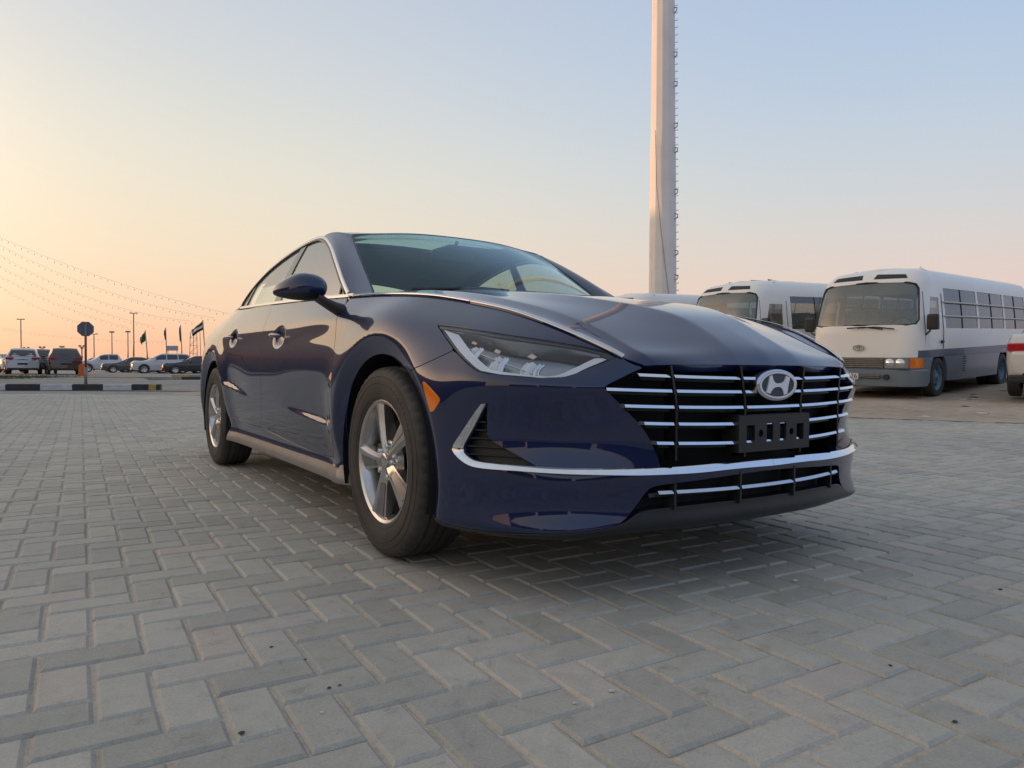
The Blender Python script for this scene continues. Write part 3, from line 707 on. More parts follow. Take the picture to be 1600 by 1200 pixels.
# ---- front bumper skin
top_edge = np.array([(s, 11.0) for s in np.linspace(grl[0][0], s_hl[0]+.0, 14)]); top_edge[:, 1] = np.linspace(min(grl[0][1]+.25, 11), 11, 14).clip(0, 11)
i_sh = np.argmin(np.linalg.norm((hl_bot-shutl[0])*BS, axis=1))
lipc = liptop[::-1]                                # from centre outwards
bump_outer = np.vstack([[(0, cht[-1][1]-.22)], [(s_, np.interp(s_, cht[::-1][:, 0], cht[::-1][:, 1])-.22) for s_ in np.linspace(.06, grl[-1][0]-.02, 10)], grl[::-1][:1]-[0,.30], grl[::-1][1:], top_edge[1:], hl_top[-1:], hl_bot[1:i_sh], shutl, arch_b[1:-1],
                        [liptop[0]], liptop[1:][liptop[1:, 0] > intake[-1][0]+.002], intake[::-1][:-1], [(0, intake[0][1])]])
navy = M['navy']
fb = surf_panel('front_bumper', body, bump_outer, navy, car, holes=[vent], sp=.010, sc=BS, sides='joined', flange=.03, gap=.0018)
# ---- fenders
i_hl = i_sh
fend_top = np.array([(s, 10.93) for s in np.linspace(s_hl[0]+.03, doorf[0][0], 40)])
arch_f = FA(rad(200), a_sh, 34)
fender_outer = np.vstack([shutl[0:1], hl_bot[i_hl:][1:], hl_top[:-1], fend_top, doorf[1:], arch_f, shutl[::-1][1:-1]])
surf_panel('fender', body, fender_outer, navy, car, sp=.009, sc=BS, sides=(-1, 1))
# ---- doors, sill, rear quarter, rear bumper
dm_t = np.array([(doorm[0][0], 10.95)]); 
fd_top = np.array([(s, 10.95) for s in np.linspace(doorm[0][0], doorf[0][0], 30)])
i_m = np.argmin(np.linalg.norm((doorl-doorm[-1])*BS, axis=1))
fdoor = np.vstack([doorf, doorl[1:i_m+1], doorm[::-1][1:], fd_top[1:-1]])
front_doors = surf_panel('front_door', body, fdoor, navy, car, sp=.006, sc=BS, sides=(-1, 1))
arch_rd = RA(rad(2), rad(62), 14)
s_rq = np.interp(-2.72, TOP[::-1][:, 0], ST[::-1])
s_c = np.interp(-2.62, TOP[::-1][:, 0], ST[::-1])
rd_top = np.array([(s, 10.95) for s in np.linspace(s_c, doorm[0][0], 24)])
rd_back = np.array([(s_c+.0, 10.6), (s_c-.02, 9.5), (s_c-.03, 8.4)])
rdoor = np.vstack([doorm, doorl[i_m:][1:-1], arch_rd, rd_back[::-1], rd_top[:-1]])
rear_doors = surf_panel('rear_door', body, rdoor, navy, car, sp=.0065, sc=BS, sides=(-1, 1))
arch_rq = RA(rad(62), rad(195), 30)
sN = SMAX-.75
quarter = np.vstack([rd_back, arch_rq, [(arch_rq[-1][0]+.1, 2.0)], [(sN, 2.2), (sN, 10.95)], [(s, 10.95) for s in np.linspace(sN, s_c, 24)][1:]])
surf_panel('quarter_panel', body, quarter, navy, car, sp=.022, sc=BS, sides=(-1, 1))
rbump = np.array([(sN, 10.95), (sN, 2.2), (arch_rq[-1][0]+.1, 2.0), (arch_rq[-1][0]+.12, .2)]+[(s, .2) for s in np.linspace(arch_rq[-1][0]+.3, SMAX, 20)]+[(SMAX, 10.95)])
surf_panel('rear_bumper', body, rbump, navy, car, sp=.03, sc=BS, sides='joined')
a_r0 = FA(rad(200), rad(213), 5); a_r1 = RA(rad(-22), rad(2), 6)
sill = np.vstack([a_r0, [(s, .0) for s in np.linspace(a_r0[-1][0]+.01, a_r1[0][0]-.01, 40)], a_r1, doorl[::-1][1:], [doorf[-1]]])
surf_panel('sill_skirt', body, sill, M['navy'], car, sp=.018, sc=BS, sides=(-1, 1), flange=.05)
sk_s = np.linspace(a_r0[-1][0]+.02, a_r1[0][0]-.02, 50)
surf_panel('skirt_sheen', body, np.array([(s, .02) for s in sk_s]+[(s, 1.55) for s in sk_s[::-1]]), M['sill_sheen'], car, sp=.02, sc=BS, sides=(-1, 1), off=.003, gap=0, flange=.004)  # paler strip laid over the sill in place of reflected light
# ---- light-blocking dark ribbons added behind the gaps, arch liners, belly
def ribbon(mb, pl, half, off, fn=body, sc=BS, sg=-1):
    pl = resample(np.asarray(pl)*sc, .02, False)/sc
    p = fn(pl[:, 0], pl[:, 1]); n = normal(fn, pl[:, 0], pl[:, 1], 1e-3, 1e-2)
    s_ = np.sign(np.median(((p-np.array([-1.2, 0, .5]))*n).sum(1))); n = n*s_
    t = np.gradient(p, axis=0); t /= np.maximum(np.linalg.norm(t, axis=1), 1e-9)[:, None]; b = np.cross(t, n)
    q = p+n*off; L = q-b*half; R = q+b*half; m = np.array([1, sg, 1]); k = len(p)
    mb.add(np.concatenate([L*m, R*m]), [(i, i+1, k+i+1, k+i) for i in range(k-1)])
seam = MB()
for sg in (-1, 1):
    for pl in (doorf, doorm, doorl, shutl, rd_back): ribbon(seam, pl, .016, -.013, sg=sg)
seam.build('gap_blocker', M['void'], car, True)['kind'] = 'stuff'
for xc in (0.0, -2.84):
    for sg in (-1, 1):
        mb = MB(); n = 26; vs = []; fs = []
        for i in range(n+1):
            a = rad(-20+220*i/n)
            for j, (r, w) in enumerate(((.372,.905),(.385,.86),(.39,.60),(.30,.58))): vs.append((xc+r*math.cos(a), sg*w, .336+r*math.sin(a)))
        for i in range(n):
            for j in range(3): fs.append((i*4+j, i*4+j+1, i*4+j+5, i*4+j+4))
        mb.add(vs, fs); mb.build('arch_liner', M['void'], car, True)
mb = MB(); mb.box(-3.6,-.80,.19,.40,.80,.25,.02); mb.box(.40,-.50,.22,.74,.50,.60,.02); mb.box(-.42,-.55,.24,.42,.55,.80,.03); mb.build('belly_pan', M['void'], car)
# ---- lip / splitter
s_lc = liptop[0][0]
lip_outer = np.vstack([[(0, liptop[-1][1])], liptop[::-1], [(s_lc+.01, .0)], [(s, .0) for s in np.linspace(s_lc-.02, 0, 40)]])
surf_panel('front_lip', body, lip_outer, M['grey_plastic'], car, sp=.014, sc=BS, sides='joined', off=.004, gap=0, flange=.06)
# ---- bonnet
HS = (1.55, .16)
hood_outer = np.array([(t, 0) for t in np.linspace(0, 1, 40)][::-1]+[(0, v) for v in np.linspace(0, 5, 14)]+[(t, 5) for t in np.linspace(0, 1, 50)][1:]+[(1, v) for v in np.linspace(5, 0, 14)][1:-1])
surf_panel('bonnet', hood, hood_outer, navy, car, sp=.016, sc=HS, sides='joined', ref=(0,0,.3), eps=(5e-4, 5e-3), flange=.03)
# ---- chrome strips along the bonnet edges running into the belt line
def strip(name, pts, width, thick, mat, parent, sg, up=(0,0,1), outw=None, taper=None):
    """flat bright strip following 3D points (x,w,z)"""
    pts = np.asarray(pts, float); k = len(pts); t = np.gradient(pts, axis=0); t /= np.linalg.norm(t, axis=1)[:, None]
    n = outw; n = n-t*(n*t).sum(1)[:, None]; n /= np.linalg.norm(n, axis=1)[:, None]; b = np.cross(n, t)
    w = np.full(k, width) if taper is None else taper
    prof = [(-.5, 0), (-.42, .8), (0, 1.0), (.42, .8), (.5, 0)]
    vs = []; 
    for u, h in prof: vs.append(pts+b*(w*u)[:, None]+n*(thick*h))
    vs = np.stack(vs, 1)*np.array([1, sg, 1]); m = len(prof); vs = vs.reshape(-1, 3)
    fs = [(i*m+j, i*m+j+1, (i+1)*m+j+1, (i+1)*m+j) for i in range(k-1) for j in range(m-1)]+[tuple(range(m)), tuple((k-1)*m+j for j in range(m))]
    o = MB().add(vs, fs).build(name, mat, parent, False, 40, fix=True); return o
s0 = s_hl[0]-.022
for sg in (-1, 1):
    for (a, b, wd) in ((s0, 1.155, .019), (1.16, doorf[0][0]+.03, .017)):
        s_ = np.linspace(a, b, 60); p = body(s_, np.full(60, 11.0)); n1 = normal(body, s_, np.full(60, 10.8), 1e-3, 1e-2)
        n1 *= np.sign(np.median((n1*(p-np.array([-1.2,0,.5]))).sum(1))); n1 = n1*.6+np.array([0,.1,.7])
        strip('bonnet_strip', p+np.array([0,.002,.004]), wd, .003, M['satin'], car, sg, outw=n1)
# ---- lower chrome blade with its upturned ends
def two_edge(name, e1, e2, mat, off, parent, sides='joined', thick=.006, n=90, arc=.002):
    def rs(pl):
        d = np.concatenate([[0], np.cumsum(np.linalg.norm(np.diff(pl*BS, axis=0), axis=1))]); u = np.linspace(0, d[-1], n)
        return np.stack([np.interp(u, d, pl[:, 0]), np.interp(u, d, pl[:, 1])], 1)
    a, b = rs(e1), rs(e2); rows = []
    for f, h in ((0, 0), (0.06, thick*.45), (.5, thick+arc*.2), (.94, thick*1.75), (1, 0)):
        d = a*(1-f)+b*f; p = body(d[:, 0], d[:, 1]); nn = normal(body, d[:, 0], d[:, 1], 1e-3, 1e-2)
        nn *= np.sign(np.median((nn*(p-np.array([-1.2,0,.5]))).sum(1))); rows.append(p+nn*(off+h))
    R = np.stack(rows, 1); mb = MB()
    for sg in (-1, 1):
        vs = (R*np.array([1, sg, 1])).reshape(-1, 3); m = 5
        mb.add(vs, [(i*m+j, i*m+j+1, (i+1)*m+j+1, (i+1)*m+j) for i in range(n-1) for j in range(m-1)]+[tuple(range(m))])
    return mb.build(name, mat, parent, False, 50, fix=True)
c1 = np.vstack([cht, [(0, cht[-1][1])]]); c2 = np.vstack([chb, [(0, chb[-1][1])]])
two_edge('chrome_blade', c1, c2, M['chrome'], .007, car)
# ---- side vents
for sg in (-1, 1):
    vb = surf_panel('vent_recess', body, vent, M['black_plastic'], fb, sp=.02, sc=BS, off=-.028, gap=-.006, flange=0, sides=(sg,))[0]
    vz = body(vent[:, 0], vent[:, 1])[:, 2]
    lo, hi = vz.min(), vz.max()
    for k in range(5):
        z = lo+.022+(hi-lo-.05)*k/5
        ss = np.linspace(vent[:, 0].min(), vent[:, 0].max(), 60); vv = np.linspace(3, 8, 120); S_, V_ = np.meshgrid(ss, vv)
        ins = pip(np.stack([S_.ravel(), V_.ravel()], 1)*BS, vent*BS); g = np.stack([S_.ravel(), V_.ravel()], 1)[ins]; p = body(g[:, 0], g[:, 1])
        sel = np.abs(p[:, 2]-z) < .006
        if sel.sum() < 3: continue
        q = p[sel]; o1 = q[np.argmin(q[:, 0])]; o2 = q[np.argmax(q[:, 0])]
        mb = MB(); d_ = np.array([-.5, -.8, 0]); d_ /= np.linalg.norm(d_); pts = []
        for e_ in (o1, o2):
            for (dd, dz) in ((-.003, .003), (-.003, -.001), (-.026, -.006), (-.026, -.002)): pts.append(((e_[0]+d_[0]*-dd*-1), sg*(e_[1]+d_[1]*-dd*-1*1), z+dz) if False else (e_[0]+dd*.5, sg*(e_[1]+dd*.8), z+dz))
        mb.add(pts, [(0,1,2,3),(7,6,5,4),(0,4,5,1),(1,5,6,2),(2,6,7,3),(3,7,4,0)]); mb.build('vent_louver', M['grey_plastic'], fb, fix=True)
# ---- grille
XBc = nat_spline(np.array([0,.131,.25,.382,.456,.52,.56,.600]), np.array([.923,.919,.908,.887,.871,.851,.836,.812]))
XB = lambda w: XBc(np.clip(np.abs(np.atleast_1d(w)), 0, .62))
gb = MB(); ws = np.linspace(-.56, .56, 41); zs = (.36,.50,.60,.68)
gb.add([(XB(w)[0]-.085, w*(1-.35*max(0,(.58-z)/.2)), z) for w in ws for z in zs], [(i*4+j, (i+1)*4+j, (i+1)*4+j+1, i*4+j+1) for i in range(40) for j in range(3)])
grille = gb.build('grille', M['void'], car, True)
TIPS = ((.505,.642),(.590,.602),(.544,.556),(.488,.507),(.450,.451))
RIB = lambda z, w0: w0+.018*max(0, (z-.56)/.1)
def bar(w0, w1, zf, parent, name='grille_bar', mat=None, h=.0056, dx=0.0, tip=-.0005):
    k = 10; pr = ((.0, -h), (.0055, -h*.75), (tip, h*.7), (-.006, h), (-.022, h*.7), (-.022, -h)); m = len(pr); vs = []
    for w in np.linspace(w0, w1, k):
        x = XB(w)[0]+dx; z = zf(w)
        for a, b in pr: vs.append((x+a, w, z+b))
    fs = [(i*m+j, (i+1)*m+j, (i+1)*m+(j+1) % m, i*m+(j+1) % m) for i in range(k-1) for j in range(m)]+[tuple(range(m)), tuple((k-1)*m+j for j in range(m))[::-1]]
    return MB().add(vs, fs).build(name, mat or M['chrome'], parent, False, 35, fix=True)
for r, (wt, zt) in enumerate(TIPS):
    zf = lambda w, zt=zt, wt=wt: zt-.010*(1-(w/wt)**2)
    cuts = [-wt, -RIB(zt,.388), -RIB(zt,.134), RIB(zt,.134), RIB(zt,.388), wt]
    for i in range(5):
        g0, g1 = cuts[i]+.008*(i > 0), cuts[i+1]-.008*(i < 4)
        bar(g0, g1, zf, grille, tip=-.0005 if r == 0 else .0022)
        if i > 0 or True:      # black backing behind each bar
            pass
    bar(-wt+.014, wt-.014, lambda w: zf(w)-.008, grille, 'bar_carrier', M['black_gloss'], .008, -.014)
for w0 in (-.388, -.134, .134, .388):
    vs = []; zz = np.linspace(.398, .668, 14); sg = 1 if w0 > 0 else -1
    for z in zz:
        w = sg*RIB(z, abs(w0)); x = XB(w)[0]+.004
        for a, b in ((0, -.004), (0, .004), (-.045, .004), (-.045, -.004)): vs.append((x+a, w+b, z))
    fs = [(i*4+j, i*4+(j+1) % 4, (i+1)*4+(j+1) % 4, (i+1)*4+j) for i in range(13) for j in range(4)]
    MB().add(vs, fs).build('grille_rib', M['black_gloss'], grille, fix=True)
# lower intake
lb = MB(); lb.add([(XB(w)[0]-.07, w, z) for w in ws for z in (.20,.36)], [(i*2, (i+1)*2, (i+1)*2+1, i*2+1) for i in range(40)])
lower = lb.build('lower_intake', M['void'], car, True)
cl = [-.43, -.375, -.13, .13, .375, .43]
for i in range(5): bar(cl[i]+.006*(i > 0), cl[i+1]-.006*(i < 4), lambda w: .308-.004*(1-(w/.43)**2), lower, 'intake_bar', M['satin'], .006, -.016)
bar(-.45, .45, lambda w: .299, lower, 'bar_carrier', M['black_plastic'], .007, -.03)
for w0 in (-.375, -.13, .13, .375):
    x = XB(w0)[0]; MB().box(x-.06, w0-.004, .255, x-.012, w0+.004, .352).build('intake_rib', M['black_plastic'], lower)
# emblem
EZ, EX = .612, .934; EA, EB = .099, .049
em = MB(); n = 48
def ell(a, b, x, k=n): return [(x, a*math.cos(2*PI*i/k), EZ+b*math.sin(2*PI*i/k)) for i in range(k)]
def rings(mb, rs):
    vs = [p for r in rs for p in r]; mb.add(vs, [(j*n+i, j*n+(i+1) % n, (j+1)*n+(i+1) % n, (j+1)*n+i) for j in range(len(rs)-1) for i in range(n)])
rings(em, [ell(EA*.97, EB*.97, EX-.03), ell(EA, EB, EX-.006), ell(EA*.985, EB*.975, EX), ell(EA*.90, EB*.86, EX+.003), ell(EA*.885, EB*.84, EX+.001)])
emblem = em.build('emblem', M['satin'], car, False, 40, fix=True)
ef = MB(); ef.add([(EX+.0012, 0, EZ)]+ell(EA*.89, EB*.85, EX+.0012), [(0, i+1, (i+1) % n+1) for i in range(n)]); ef.build('emblem_face', M['emblem_face'], emblem, fix=True)
# inner chrome oval and the slanted letter; u runs to the car's left = viewer's right
def oval_ring(a0, b0, a1, b1, x0, x1):
    mb = MB(); rings(mb, [ell(a0, b0, x0), ell(a0, b0, x1), ell(a1, b1, x1), ell(a1, b1, x0)]); return mb
oval_ring(EA*.88, EB*.84, EA*.80, EB*.73, EX, EX+.004).build('emblem_ring', M['emblem_letter'], emblem, False, 40, fix=True)
def bez(p0, p1, p2, k=8): return [tuple((1-t)**2*a+2*t*(1-t)*b+t*t*c for a, b, c in zip(p0, p1, p2)) for t in np.linspace(0, 1, k)]
Ht = []
Ht += bez((-.36,.68), (-.30,.10), (-.02,.10))[0:]            # left leg inner -> bar top
Ht += bez((.10,.11), (.38,.18), (.42,.62))[1:]
Ht += [(.66,.52)]+bez((.66,.52), (.56,.0), (.50,-.60))[1:]
Ht += [(.32,-.68)]+bez((.32,-.68), (.28,-.16), (.02,-.12))[1:]
Ht += bez((-.10,-.12), (-.36,-.20), (-.46,-.58))[1:]
Ht += [(-.68,-.48)]+bez((-.68,-.48), (-.54,.05), (-.50,.58))[1:]
MB().prism([(u, v) for u, v in Ht], 0, .004, lambda u, v, h: (EX+.001+h, u*EA*.86, EZ+v*EB*.92)).build('emblem_letter', M['emblem_letter'], emblem, fix=True)
# number plate bracket with slots
def plate_holes(w0, w1, z0, z1, holes, x0, x1, name, mat, parent):
    vs, fs = domain_mesh(np.array([(w0,z0),(w1,z0),(w1,z1),(w0,z1)]), [np.array(h) for h in holes], .05)
    from collections import Counter
    ec = Counter(); a, b, c = vs[fs[:, 0]], vs[fs[:, 1]], vs[fs[:, 2]]
    ar = (b[:, 0]-a[:, 0])*(c[:, 1]-a[:, 1])-(b[:, 1]-a[:, 1])*(c[:, 0]-a[:, 0]); fs[ar < 0] = fs[ar < 0][:, ::-1]
    for f in fs:
        for i in range(3): ec[(f[i], f[(i+1) % 3])] += 1
    k = len(vs); V = [(x1, v[0], v[1]) for v in vs]+[(x0, v[0], v[1]) for v in vs]
    F = [tuple(f) for f in fs]+[tuple(i+k for i in f[::-1]) for f in fs]+[(a, k+a, k+b, b) for (a, b) in ec if (b, a) not in ec]
    return MB().add(V, F).build(name, mat, parent, fix=True)
def rect(a, b, c, d): return [(a, c), (b, c), (b, d), (a, d)]
def circ(u, v, r, k=12): return [(u+r*math.cos(2*PI*i/k), v+r*math.sin(2*PI*i/k)) for i in range(k)]
hs = [rect(-.135,-.098,.440,.492), rect(-.042,-.012,.440,.497), rect(.022,.052,.440,.497), rect(.105,.140,.440,.490), circ(-.070,.466,.011), circ(.079,.466,.011)]
pb = plate_holes(-.170,.170,.412,.522, hs, .918, .930, 'plate_bracket', M['black_plastic'], car)
MB().box(.86,-.165,.415,.921,-.155,.52).box(.86,.155,.415,.921,.165,.52).box(.86,-.165,.516,.921,.165,.5235).box(.86,-.165,.4105,.921,.165,.418).box(.870,-.16,.417,.880,.16,.517).build('bracket_tray', M['black_plastic'], pb)
# ---- side markers
mk = soft('MARKER', 1, 60)
surf_panel('side_marker', body, mk, M['amber'], car, sp=.012, sc=BS, off=.003, gap=0, flange=.01, sides=(-1, 1))
# ---- headlamps
lens_poly = np.vstack([hl_top, hl_bot[1:-1]])
cen = lens_poly.mean(0)
def shrink(poly, d):
    l = poly*BS; t = np.roll(l, -1, 0)-np.roll(l, 1, 0); t /= np.maximum(np.linalg.norm(t, axis=1), 1e-9)[:, None]
    ar = np.sum(l[:, 0]*np.roll(l[:, 1], -1)-np.roll(l[:, 0], -1)*l[:, 1]); inw = np.stack([-t[:, 1], t[:, 0]], 1)*(1 if ar > 0 else -1)
    return (l+inw*d)/BS
def off_pt(d, off):
    d = np.atleast_2d(d); p = body(d[:, 0], d[:, 1]); nn = normal(body, d[:, 0], d[:, 1], 1e-3, 1e-2); nn *= np.sign((nn*(p-np.array([-1.2,0,.5]))).sum(1))[:, None]
    return p+nn*np.reshape(off, (-1, 1))
for sg in (-1, 1):
    hl = surf_panel('headlight', body, lens_poly, M['lens'], car, sp=.016, sc=BS, gap=.0035, flange=.004, sides=(sg,))[0]
    surf_panel('lamp_rim', body, lens_poly, M['black_gloss'], hl, holes=[shrink(lens_poly[::6], .006)], sp=.012, sc=BS, off=-.005, gap=.001, flange=.03, sides=(sg,))
    surf_panel('lamp_housing', body, lens_poly, M['lamp_grey'], hl, sp=.02, sc=BS, off=-.055, gap=-.004, flange=0, sides=(sg,))
    # pale light guide along the lower and rear edge
    low = hl_bot; inn = []
    cpt = np.array([hl_bot[:, 0].mean(), hl_bot[:, 1].mean()+.9])
    mb = MB(); k = len(low); A1 = off_pt(low+(cpt-low)*.06, -.007); A2 = off_pt(low+(cpt-low)*.24, -.016)
    vs = np.concatenate([A1, A2])*np.array([1, sg, 1]); mb.add(vs, [(i, i+1, k+i+1, k+i) for i in range(k-1)]); mb.build('light_guide', M['drl'], hl, True)
    # bright upper shelf
    k = len(hl_top); A1 = off_pt(hl_top+[(0,-.12)], -.010); A2 = off_pt(hl_top+(cpt-hl_top)*.40, -.050)
    mb = MB(); mb.add(np.concatenate([A1, A2])*np.array([1, sg, 1]), [(i, i+1, k+i+1, k+i) for i in range(k-1)]); mb.build('lamp_shelf', M['lamp_grey'], hl, True)
    # three reflector modules
    ctrl = [(float(np.interp(f, [0, 1], [hl_top[0][0], hl_top[-1][0]])), f) for f in (.33,.52,.72)]
    for s_, f in ctrl:
        vt = np.interp(s_, hl_top[::-1][:, 0], hl_top[::-1][:, 1]); lowb = hl_bot[hl_bot[:, 0].argsort()]; vb_ = np.interp(s_, lowb[:, 0], lowb[:, 1])
        for (ds, wd, dp, mt) in ((.034,.011,-.034,'lamp_silver'),(.014,.016,-.026,'drl'),(-.010,.007,-.022,'lamp_silver'),(-.022,.004,-.020,'chrome')):
            R_ = []
            for u in np.linspace(0, 1, 9):
                v_ = vb_+(vt-vb_)*(.17+.50*u); b_s = s_+ds-.022*u*u+.012*u
                R_.append(off_pt([(b_s+wd, v_), (b_s, v_), (b_s-wd, v_)], [dp-.012, dp, dp-.010]))
            R_ = np.stack(R_)*np.array([1, sg, 1]); mb = MB(); mb.add(R_.reshape(-1, 3), [(i*3+j, i*3+j+1, (i+1)*3+j+1, (i+1)*3+j) for i in range(8) for j in range(2)]); mb.build('reflector', M[mt], hl, True)
        p3 = off_pt([(s_+.034, vb_+(vt-vb_)*.73), (s_+.010, vb_+(vt-vb_)*.72), (s_+.008, vb_+(vt-vb_)*.79), (s_+.032, vb_+(vt-vb_)*.81)], -.026)*np.array([1, sg, 1])
        mobj('lamp_insert', p3, [(0,1,2,3)], M['lamp_warm'], hl)
    row = off_pt([(s_, vb2) for s_, vb2 in zip(np.linspace(ctrl[0][0]+.05, ctrl[-1][0]-.06, 12), np.linspace(np.interp(ctrl[0][0], lowb[:, 0], lowb[:, 1])+.9, np.interp(ctrl[-1][0], lowb[:, 0], lowb[:, 1])+.9, 12))], -.030)*np.array([1, sg, 1]); mb = MB(); mb.tube(row, .002, 5); mb.build('lamp_trim', M['satin'], hl)
# ---- windscreen, pillars, roof, rear
ws_out = np.array([(a, 0) for a in np.linspace(1, 0, 24)]+[(0, b) for b in np.linspace(0, 1, 12)][1:]+[(a, 1) for a in np.linspace(0, 1, 24)][1:]+[(1, b) for b in np.linspace(1, 0, 12)][1:-1])
surf_panel('windscreen', wshield, ws_out, M['glass_wind'], car, sp=.04, sc=(1.0,.65), sides='joined', ref=(-2,0,.8), eps=(1e-3,1e-3), flange=0, gap=.0, off=-.002)
def edge_tube(name, fn, dom, r, mat, sides=(-1, 1)):
    mb = MB(); p = fn(dom[:, 0], dom[:, 1])
    for sg in sides: mb.tube(p*np.array([1, sg, 1]), r, 6)
    return mb.build(name, mat, car, True)
for sg in (-1, 1): edge_tube('windscreen_seal', wshield, np.array([(a, 1.0) for a in np.linspace(.1, 1, 30)]), .0035, M['black_gloss'], (sg,))
ap = np.array([(a, 0) for a in np.linspace(0, 1, 20)]+[(1, b) for b in np.linspace(0, 1, 6)][1:]+[(a, 1) for a in np.linspace(1, 0, 20)][1:]+[(0, b) for b in np.linspace(1, 0, 6)][1:-1])
surf_panel('windscreen_pillar', apillar, ap, navy, car, sp=.02, sc=(.9,.15), sides=(-1, 1), ref=(-1.5,0,.8), eps=(1e-3,5e-3), gap=.001, flange=.01)
def can_poly(t0, t1, v0, v1, n=30):
    return np.array([(t, v0) for t in np.linspace(t1, t0, n)]+[(t0, v) for v in np.linspace(v0, v1, 14)][1:]+[(t, v1) for t in np.linspace(t0, t1, n)][1:]+[(t1, v) for v in np.linspace(v1, v0, 14)][1:-1])
CS = (.28, 1.0)
SR = (.85, 3.1, .0, .40)                           # glazed opening in the roof
roof_out = np.array([(t, 0) for t in np.linspace(5.9, SR[1], 14)]+[(SR[1], v) for v in np.linspace(0, SR[3], 8)][1:]+[(t, SR[3]) for t in np.linspace(SR[1], SR[0], 12)][1:]+[(SR[0], v) for v in np.linspace(SR[3], 0, 8)][1:]
   +[(t, 0) for t in np.linspace(SR[0], 0, 6)][1:]+[(0, v) for v in np.linspace(0, .7, 16)][1:]+[(t, .7) for t in np.linspace(0, 7.1, 40)][1:]+[(t, .60-.0*t) for t in np.linspace(7.6, 5.9, 12)]+[(5.9, v) for v in np.linspace(.58, .0, 12)][1:-1])
surf_panel('roof', canopy, roof_out, navy, car, sp=.03, sc=CS, sides='joined', ref=(-2,0,.8), eps=(5e-3,2e-3), gap=.0, flange=.006)
surf_panel('roof_glass', canopy, can_poly(SR[0], SR[1], 0, SR[3]), M['glass_roof'], car, sp=.05, sc=CS, sides='joined', ref=(-2,0,.8), eps=(5e-3,2e-3), flange=0)
surf_panel('rear_window', canopy, can_poly(5.9, 8.0, 0, .56), M['glass_wind'], car, sp=.05, sc=CS, sides='joined', ref=(-2,0,.8), eps=(5e-3,2e-3), flange=.005)
surf_panel('boot_lid', canopy, can_poly(8.0, 10, 0, .60), navy, car, sp=.04, sc=CS, sides='joined', ref=(-3,0,.6), eps=(5e-3,2e-3))
surf_panel('rear_shoulder', canopy, np.array([(7.1,.7),(7.6,.60),(8.0,.58),(8.0,.60),(10,.60),(10,.7)]+[(t,.7) for t in np.linspace(9.8,7.3,12)]), navy, car, sp=.04, sc=CS, sides=(-1,1), ref=(-3,0,.6), eps=(5e-3,2e-3), gap=0)
# ---- side windows: outline of the daylight opening in (x, z)
belt_x = np.linspace(-.56, -2.56, 40); belt_z = _beltw(belt_x)[:, 1]+.010
DLOT = np.array([(-.562,.968),(-.68,1.036),(-.799,1.106),(-1.031,1.230),(-1.197,1.299),(-1.315,1.331),(-1.43,1.342),(-1.60,1.339),(-1.863,1.309),(-2.12,1.261),(-2.30,1.202),(-2.45,1.139),(-2.56,1.080)])
dlo_top = soften(DLOT, it=2, keep=60)
def top_z(x): return np.interp(-x, -dlo_top[:, 0], dlo_top[:, 1])
def bel_z(x): return _beltw(np.atleast_1d(x))[:, 1]+.010
def win(name, x0b, x1b, x0t, x1t, mat, off, **kw):
    """pane between two leaning edges, x0 front, x1 rear (bottom, top)"""
    out = []
    def edge(xb, xt):
        zt = top_z(xt); zb = bel_z(xb)[0]; return [(xb+(xt-xb)*u, zb+(zt-zb)*u) for u in np.linspace(0, 1, 10)]
    f = edge(x0b, x0t); r = edge(x1b, x1t)
    tops = [(x, top_z(x)) for x in np.linspace(x0t, x1t, 24)][1:-1]; bots = [(x, bel_z(x)[0]) for x in np.linspace(x1b, x0b, 24)][1:-1]
    poly = np.array(f+tops+r[::-1]+bots)
    return surf_panel(name, sideglass, poly, mat, car, sp=.035, sc=(1,1), off=off, ref=(-1.5,0,1.1), sides=(-1, 1), eps=(2e-3,2e-3), flange=.004, gap=.001, **kw)
win('door_window', -.665, -1.535, -.70, -1.545, M['glass_side'], -.004)
win('door_window', -1.66, -2.36, -1.625, -2.285, M['glass_side'], -.004)
win('quarter_window', -2.40, -2.548, -2.32, -2.553, M['glass_side'], -.004)
win('corner_window', -.572, -.650, -.575, -.685, M['black_gloss'], -.004)
win('pillar_trim', -1.535, -1.66, -1.545, -1.625, M['black_gloss'], .001)
win('pillar_trim', -2.36, -2.40, -2.285, -2.32, M['black_gloss'], .001)
win('pillar_trim', -.650, -.665, -.685, -.70, M['black_gloss'], .001)
for sg in (-1, 1):
    d = np.array([(x, z) for x, z in dlo_top]); p = sideglass(d[:, 0], d[:, 1])
    pr = resample(p, .02, False); n1 = np.tile(np.array([0,.9,.45]), (len(pr), 1))
    strip('window_trim', pr, .017, .007, M['satin'], car, sg, outw=n1)
    x = np.linspace(-.50, -2.575, 60); p = sideglass(x, _beltw(x)[:, 1]+.004); strip('belt_trim', p, .018, .007, M['satin'], car, sg, outw=np.tile(np.array([0,.9,.35]), (60, 1)))
    d = np.array([(x, z-.014) for x, z in dlo_top]); d[:, 0] = d[:, 0]*.997-.004; p = sideglass(d[:, 0], d[:, 1]); mb = MB(); mb.tube(p*np.array([1, sg, 1]), .007, 6); mb.build('window_seal', M['black_gloss'], car, True)
